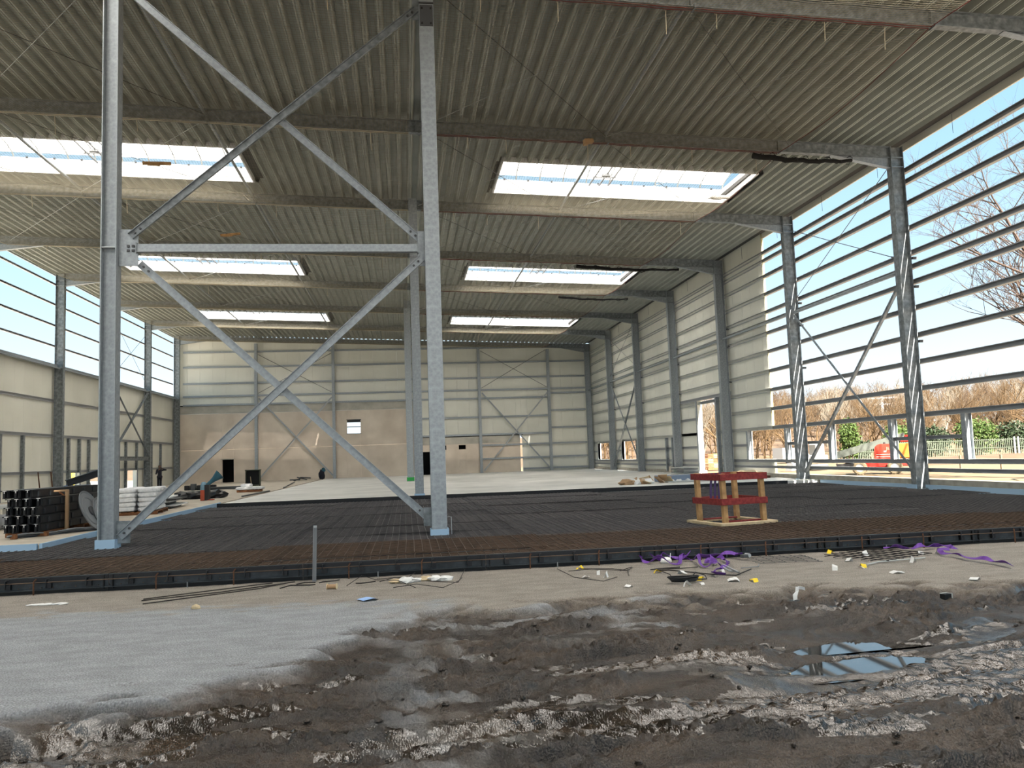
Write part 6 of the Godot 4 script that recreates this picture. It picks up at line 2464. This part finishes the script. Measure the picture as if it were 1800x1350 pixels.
func build_litter():
	var zc := -12.06
	# purple lashing straps
	var gp := "purple straps on the dry ground"
	var o := thing("lashing_strap", "long tangled purple strap in front of the edge form, with a loop at its end", "strap", Vector3.ZERO, 0.0, gp)
	part("webbing", ribbon([[3.50, -11.98], [3.52, -12.02], [3.61, -11.95], [3.72, -11.78], [3.86, -11.69], [3.98, -11.63], [4.11, -11.91], [4.23, -12.05], [4.30, -11.95], [4.31, -11.74], [4.19, -11.32], [4.23, -11.15], [4.31, -11.05], [4.41, -11.08], [4.58, -11.24]], [0.10, 0.02, 0.01], 0.055, 0.7, 1), M.purple, o)
	part("loop", ribbon([[3.66, -12.02], [3.75, -12.03], [3.81, -12.00], [3.84, -11.97], [4.00, -11.99], [4.13, -11.98], [4.28, -11.99]], [0.13, 0.05, 0.02], 0.055, 1.0, 3), M.purple, o)
	o = thing("lashing_strap", "purple strap bunched against the edge form next to a ratchet", "strap", Vector3.ZERO, 0.0, gp)
	part("webbing", ribbon([[4.44, -12.04], [4.59, -12.06], [4.80, -12.06], [4.98, -12.08], [5.06, -12.05], [5.0, -11.92], [5.06, -11.85]], [0.05, 0.02, 0.06], 0.07, 0.9, 4), M.purple, o)
	part("loop", ribbon([[4.62, -12.0], [4.45, -11.44], [4.32, -11.34], [4.33, -11.49], [4.46, -11.68], [4.52, -11.57]], [0.04, 0.02], 0.055, 0.8, 5), M.purple, o)
	o = thing("lashing_strap", "purple strap curling down to a steel hook on the sandy strip", "strap", Vector3.ZERO, 0.0, gp)
	part("webbing", ribbon([[4.72, -12.02], [4.74, -11.90], [4.68, -11.59], [4.60, -11.31], [4.35, -10.89], [4.17, -10.68], [4.04, -10.47], [4.06, -10.34], [4.15, -10.30]], [0.02, 0.03], 0.055, 0.8, 7), M.purple, o)
	part("hook", wire([[4.36, -10.92], [4.32, -10.6], [4.36, -10.36], [4.48, -11.2]], [0.03, 0.02], 0.012), M.zinc_bright, o)
	o = thing("lashing_strap", "purple strap lying along the top of the larger loose mesh", "strap", Vector3.ZERO, 0.0, gp)
	part("webbing", ribbon([[7.45, -11.98], [7.57, -11.90], [7.64, -11.77], [7.81, -11.80], [7.95, -11.78], [8.19, -11.89], [8.31, -11.89], [8.37, -11.76], [8.29, -11.53], [8.39, -11.55]], [0.02, 0.05, 0.03], 0.07, 0.9, 9), M.purple, o)
	o = thing("lashing_strap", "purple strap stretched towards the mud at the far end of the strip", "strap", Vector3.ZERO, 0.0, gp)
	part("webbing", ribbon([[8.16, -11.39], [8.01, -11.40], [7.83, -11.09], [7.89, -10.97], [7.89, -10.79], [7.83, -10.60], [7.88, -10.49], [7.89, -10.28], [7.91, -10.11], [7.86, -9.89], [7.85, -9.75]], [0.02, 0.04], 0.065, 0.7, 11), M.purple, o)
	o = thing("ratchet_buckle", "grey ratchet buckle at the end of the bunched purple strap", "buckle", Vector3(5.08, 0.03, -11.82), 0.4)
	var g := G.new()
	g.bbox(Vector3(0, 0.03, 0), Vector3(0.13, 0.05, 0.08), 0.008)
	part("handle", g, M.grey_dark, o)
	g = G.new()
	g.lathe(PackedVector2Array([Vector2(0, -0.045), Vector2(0.03, -0.045), Vector2(0.03, 0.045), Vector2(0, 0.045)]), Transform3D(Basis(Vector3.RIGHT, PI / 2), Vector3(0.06, 0.035, 0)), 10)
	part("spool", g, M.zinc_bright, o)
	# yellow tags
	var k := 0
	for p in [[3.44, -11.0, "under the bent dark bars"], [3.78, -10.25, "beside the black cable coil"], [4.34, -9.87, "at the edge of the mud, nearest the white rag"], [2.52, -11.82, "farthest toward the tall middle column"], [6.57, -12.0, "standing against the form between the two loose meshes"], [6.20, -10.48, "below the larger loose mesh"]]:
		scrap("yellow_tag", "crumpled yellow tag %s" % p[2], "tag", "yellow tags on the ground", p[0], p[1], 0.15, 0.09, k * 0.9, M.yellow, 0.03)
		k += 1
	k = 0
	for p in [[2.42, -10.99, 0.13, 0.10, "beside the dark wire tangle"], [2.64, -11.18, 0.10, 0.06, "next to a small black clip"], [2.68, -10.90, 0.08, 0.08, "nearest the dark wire tangle, smallest of three"], [2.75, -10.03, 0.14, 0.10, "at the mud edge before the dark wire tangle"], [3.72, -10.77, 0.16, 0.10, "between the bent dark bars"], [3.46, -9.86, 0.16, 0.06, "under the black cable coil"], [3.67, -9.92, 0.16, 0.06, "beside the black cable coil"], [4.13, -10.0, 0.20, 0.14, "folded, between cable coil and yellow tag"], [5.76, -10.43, 0.13, 0.09, "below the gap between the loose meshes"], [6.11, -10.40, 0.14, 0.05, "touching the yellow tag below the larger mesh"], [6.35, -11.10, 0.13, 0.10, "at the edge of the larger loose mesh"], [6.85, -11.51, 0.14, 0.10, "inside the larger loose mesh"], [6.31, -9.88, 0.22, 0.14, "in the mud edge below the larger mesh"], [7.69, -11.4, 0.16, 0.10, "between the two stretched purple straps"], [8.02, -11.45, 0.14, 0.10, "standing near the form at the strap end"], [6.84, -9.13, 0.20, 0.13, "alone on the brown mud below the stretched strap"], [4.26, -10.72, 0.12, 0.06, "beside the steel hook"], [7.1, -10.7, 0.14, 0.08, "at the bent rod below the larger mesh"]]:
		scrap("paper_scrap", "white scrap %s" % p[4], "paper", "white scraps on the ground", p[0], p[1], p[2], p[3], k * 1.3, M.white, 0.012 + 0.02 * (k % 3))
		k += 1
	# white rag standing on a clod
	o = thing("white_rag", "white rag caught upright on a mud clod", "rag", Vector3(4.50, gy(4.5, -9.0), -9.0))
	o.scale = Vector3.ONE * 0.65
	g = G.new()
	g.strip(PackedVector3Array([Vector3(-0.10, 0.02, 0.05), Vector3(-0.09, 0.10, 0.03), Vector3(-0.03, 0.17, 0.0), Vector3(-0.01, 0.24, 0.0)]), PackedVector3Array([Vector3(1, 0.2, 0), Vector3(1, -0.3, 0.2), Vector3(0.9, 0.4, 0), Vector3(1, 0, 0.3)]), 0.075, 0.004)
	part("cloth", g, M.white, o)
	g = G.new()
	g.strip(PackedVector3Array([Vector3(-0.01, 0.23, 0.0), Vector3(0.05, 0.22, 0.02), Vector3(0.11, 0.20, 0.02)]), PackedVector3Array([Vector3(0, 1, 0.3), Vector3(0, 1, 0.3), Vector3(0, 1, 0)]), 0.05, 0.004)
	part("corner", g, M.white, o)
	# white cup-like scrap at the form under the straps
	o = thing("plastic_scrap", "white torn plastic piece with a spike among the purple straps", "plastic", Vector3(3.86, 0.01, -11.9))
	g = G.new()
	g.ball(Vector3(0, 0.035, 0), Vector3(0.09, 0.05, 0.05), 10, 0.5, 3)
	part("lump", g, M.white, o)
	g = G.new()
	g.tube(PackedVector3Array([Vector3(0.05, 0.03, 0), Vector3(0.075, 0.09, 0), Vector3(0.08, 0.14, 0)]), 0.012, 5, 0.005)
	part("spike", g, M.white, o)
	# black box
	o = thing("black_carton", "small black box with pale rims lying in the brown mud", "box", Vector3(6.03, gy(6.03, -8.55), -8.55), 0.25)
	o.scale = Vector3.ONE * 0.6
	g = G.new()
	g.bbox(Vector3(0, 0.06, 0), Vector3(0.17, 0.12, 0.12), 0.006)
	part("case", g, M.black, o)
	g = G.new()
	g.bbox(Vector3(0.09, 0.06, 0.02), Vector3(0.012, 0.13, 0.12), 0.003)
	g.bbox(Vector3(0, 0.125, -0.04), Vector3(0.18, 0.012, 0.03), 0.003)
	part("rim", g, M.grey_light, o)
	# loose mesh pieces
	var loose := func(label: String, x: float, z: float, w: float, d: float, nx: int, nz: int, turn: float, m: Material, r: float):
		var b := thing("loose_mesh", label, "rebar mesh", Vector3(x, gy(x, z) + 0.02, z), turn)
		for i in nx:
			var q := G.new()
			var xx := -w * 0.5 + w * (i + 0.5) / nx
			q.tube(PackedVector3Array([Vector3(xx, 0.012, -d * 0.5), Vector3(xx + 0.01, 0.018, 0), Vector3(xx, 0.012, d * 0.5)]), r, 5)
			part("cross_bar", q, m, b)
		for i in nz:
			var q := G.new()
			var zz := -d * 0.5 + d * (i + 0.5) / nz
			q.tube(PackedVector3Array([Vector3(-w * 0.5, 0.0, zz), Vector3(0, 0.006, zz), Vector3(w * 0.5, 0.0, zz)]), r, 5)
			part("long_bar", q, m, b)
	loose.call("small loose piece of grey mesh with double bars on the sandy strip", 5.55, -11.55, 0.95, 0.80, 6, 6, -0.12, M.grey_dark, 0.0042)
	loose.call("larger loose dark mesh lying skewed on the sandy strip", 7.02, -11.45, 1.3, 1.05, 7, 7, 0.45, M.wire, 0.0065)
	# bent bars
	o = thing("bent_bar", "dark bent bars crossing on the ground below the tangled strap", "bar", Vector3.ZERO)
	part("bar", wire([[3.42, -11.25], [3.55, -11.30], [3.89, -11.36]], [0.0], 0.009), M.wire, o)
	part("bar", wire([[3.43, -11.05], [3.62, -11.04], [4.03, -10.47], [4.28, -10.28], [4.70, -10.75]], [0.01], 0.009), M.wire, o)
	part("bar", wire([[3.50, -11.02], [3.52, -10.7], [3.45, -10.38]], [0.01], 0.007), M.wire, o)
	part("bar", wire([[3.45, -11.2], [3.8, -11.15], [4.1, -11.2]], [0.01], 0.007), M.wire, o)
	part("pale_bar", wire([[4.62, -10.9], [4.9, -10.95], [5.02, -11.2]], [0.01], 0.008), M.grey, o)
	o = thing("bent_rod", "pale curved rod below the larger loose mesh", "rod", Vector3.ZERO)
	part("rod", wire([[6.3, -10.55], [6.6, -10.75], [7.0, -10.82], [7.4, -10.88]], [0.01], 0.011), M.grey_light, o)
	# black cable coil
	o = thing("cable_coil", "small coil of black cable at the edge of the mud", "cable", Vector3(3.50, gy(3.5, -10.1) + 0.02, -10.1))
	for q in 5:
		g = G.new()
		var pts := PackedVector3Array()
		for s in 17:
			var a := TAU * s / 16.0
			pts.append(Vector3(cos(a) * (0.16 + 0.012 * q), 0.01 + q * 0.012, sin(a) * (0.07 + 0.01 * (q % 3)) + 0.02 * sin(a * 2.0 + q)))
		g.tube(pts, 0.009, 5)
		part("turn", g, M.black, o)
	g = G.new()
	g.tube(PackedVector3Array([Vector3(0.12, 0.05, -0.03), Vector3(0.2, 0.09, -0.1), Vector3(0.32, 0.05, -0.08), Vector3(0.3, 0.02, 0.03), Vector3(0.15, 0.02, 0.02)]), 0.008, 5)
	part("cable_end", g, M.black, o)
	# long bars at the left
	k = 0
	for b in [[[-3.30, -10.76], [-2.05, -11.46], [-1.70, -11.92]], [[-3.42, -11.17], [-2.21, -11.80], [-1.92, -11.98]], [[-3.40, -11.03], [-2.5, -11.36], [-1.61, -11.98]]]:
		single("rebar_rod", wire(b, [0.005], 0.008), M.wire, ["long dark rod nearest the gravel lane, in the bunch before the form", "long dark rod nearest the form, in the bunch before the stake", "middle dark rod with ribs in the bunch before the form"][k], "rod", "long rods before the form")
		k += 1
	k = 0
	for b in [[[-1.72, -11.35], [-1.62, -11.62], [-1.35, -11.55], [-1.28, -11.58]], [[-1.55, -11.72], [-1.45, -11.85], [-1.30, -11.78]], [[-1.24, -11.72], [-1.20, -11.80], [-1.02, -11.84], [-0.98, -11.90]], [[-0.72, -11.50], [-0.66, -11.46], [-0.52, -11.52], [-0.46, -11.60]]]:
		single("bar_stirrup", wire(b, [0.01], 0.009), M.wire, "bent dark stirrup bar on the sand %s" % ["nearest the long rods", "just left of the stake foot", "right of the stake foot", "next to the wire tangle"][k], "bar", "stirrup bars near the stake")
		k += 1
	# spool
	o = thing("wire_spool", "small brown wire spool with white rims lying before the stake", "spool", Vector3(-1.02, gy(-1.02, -11.2) + 0.035, -11.2), -0.2)
	g = G.new()
	g.lathe(PackedVector2Array([Vector2(0, -0.06), Vector2(0.032, -0.06), Vector2(0.030, 0.06), Vector2(0, 0.06)]), Transform3D(Basis(Vector3(0, 0, 1), PI / 2), Vector3.ZERO), 14)
	part("core", g, M.card, o)
	g = G.new()
	for x in [-0.065, 0.065]:
		g.lathe(PackedVector2Array([Vector2(0, -0.004), Vector2(0.042, -0.004), Vector2(0.042, 0.004), Vector2(0, 0.004)]), Transform3D(Basis(Vector3(0, 0, 1), PI / 2), Vector3(x, 0, 0)), 14)
	part("rim", g, M.wood_pale, o)
	# blue sheet, plastic, pale scraps
	scrap("blue_sheet", "pale blue sheet lying at the edge of the grey gravel lane", "sheet", "", -0.50, -10.20, 0.28, 0.26, 0.5, M.blue_sheet, 0.012)
	o = thing("plastic_film", "crumpled pale plastic film before the foot of the tall middle column", "film", Vector3(0.17, 0.0, -11.45))
	for q in 6:
		g = G.new()
		g.ball(Vector3(-0.32 + q * 0.13, 0.025 + 0.012 * sin(q * 2.0), 0.04 * sin(q * 1.7)), Vector3(0.11, 0.035 + 0.012 * (q % 2), 0.07), 12, 0.8, 70 + q)
		part("fold", g, M.white if q % 3 else M.wood_pale, o)
	o = thing("plastic_film", "thin pale strip of film on the sand before the form, near the frame edge", "film", Vector3(-4.58, 0.0, -11.2))
	for q in 3:
		g = G.new()
		g.ball(Vector3(-0.16 + q * 0.15, 0.012, 0.02 * q), Vector3(0.12, 0.015, 0.04), 10, 0.7, 80 + q)
		part("fold", g, M.white, o)
	g = G.new()
	g.ball(Vector3(0, 0.02, 0), Vector3(0.05, 0.035, 0.04), 10, 0.5, 8)
	single("pale_stone", g, M.wood_pale, "single pale stone at the edge of the gravel lane below the long rods", "stone", "", Vector3(-2.54, gy(-2.54, -10.24), -10.24))
	# wire tangles
	o = thing("wire_tangle", "loose tangle of thin tying wire before the middle column", "wire", Vector3.ZERO)
	for b in [[[-0.84, -11.42], [-0.66, -11.9], [-0.45, -11.69], [-0.14, -11.27], [0.09, -10.84]], [[-0.45, -11.9], [-0.2, -11.5], [0.2, -11.3], [0.44, -10.9], [0.67, -11.12], [0.82, -11.9]], [[-0.2, -11.0], [0.1, -10.75], [0.44, -10.6], [0.66, -10.9], [0.75, -11.5]], [[-0.4, -11.6], [-0.2, -11.5], [0.0, -11.7], [0.1, -12.0]]]:
		part("strand", wire(b, [0.0, 0.06, 0.02, 0.05], 0.005), M.wire, o)
	o = thing("wire_tangle", "second tangle of thin wire between column foot and purple straps", "wire", Vector3.ZERO)
	for b in [[[2.19, -11.9], [2.22, -10.81], [2.55, -10.53], [2.82, -10.84]], [[2.3, -11.6], [2.61, -11.48], [3.07, -11.31], [3.26, -11.6]], [[2.5, -11.8], [2.9, -11.4], [3.1, -11.3], [3.0, -10.9]], [[3.0, -11.35], [3.2, -11.45], [3.05, -11.15]]]:
		part("strand", wire(b, [0.0, 0.03, 0.01], 0.005), M.wire, o)
	# clods of mud
	var rr := RandomNumberGenerator.new()
	rr.seed = 5
	g = G.new()
	g.tinted = true
	for q in 420:
		var x := rr.randf_range(-3.0, 8.5)
		var z := rr.randf_range(-9.2, -4.4)
		if mud_share(x, z) < 0.6:
			continue
		var wave := sin(rut_q(x, z) * TAU / 0.92)
		if wave < 0.1 + rr.randf() * 0.5:
			continue
		var s := rr.randf_range(0.008, 0.028)
		g.tint = Color(0.085, 0.062, 0.045) * rr.randf_range(0.6, 1.1)
		g.ball(Vector3(x, gy(x, z) + s * 0.2, z), Vector3(s * rr.randf_range(0.8, 1.5), s * 0.7, s), 8, 0.9, q)
	stuff(part("mud_clods", g, M.ground_damp, get_node("floor")))
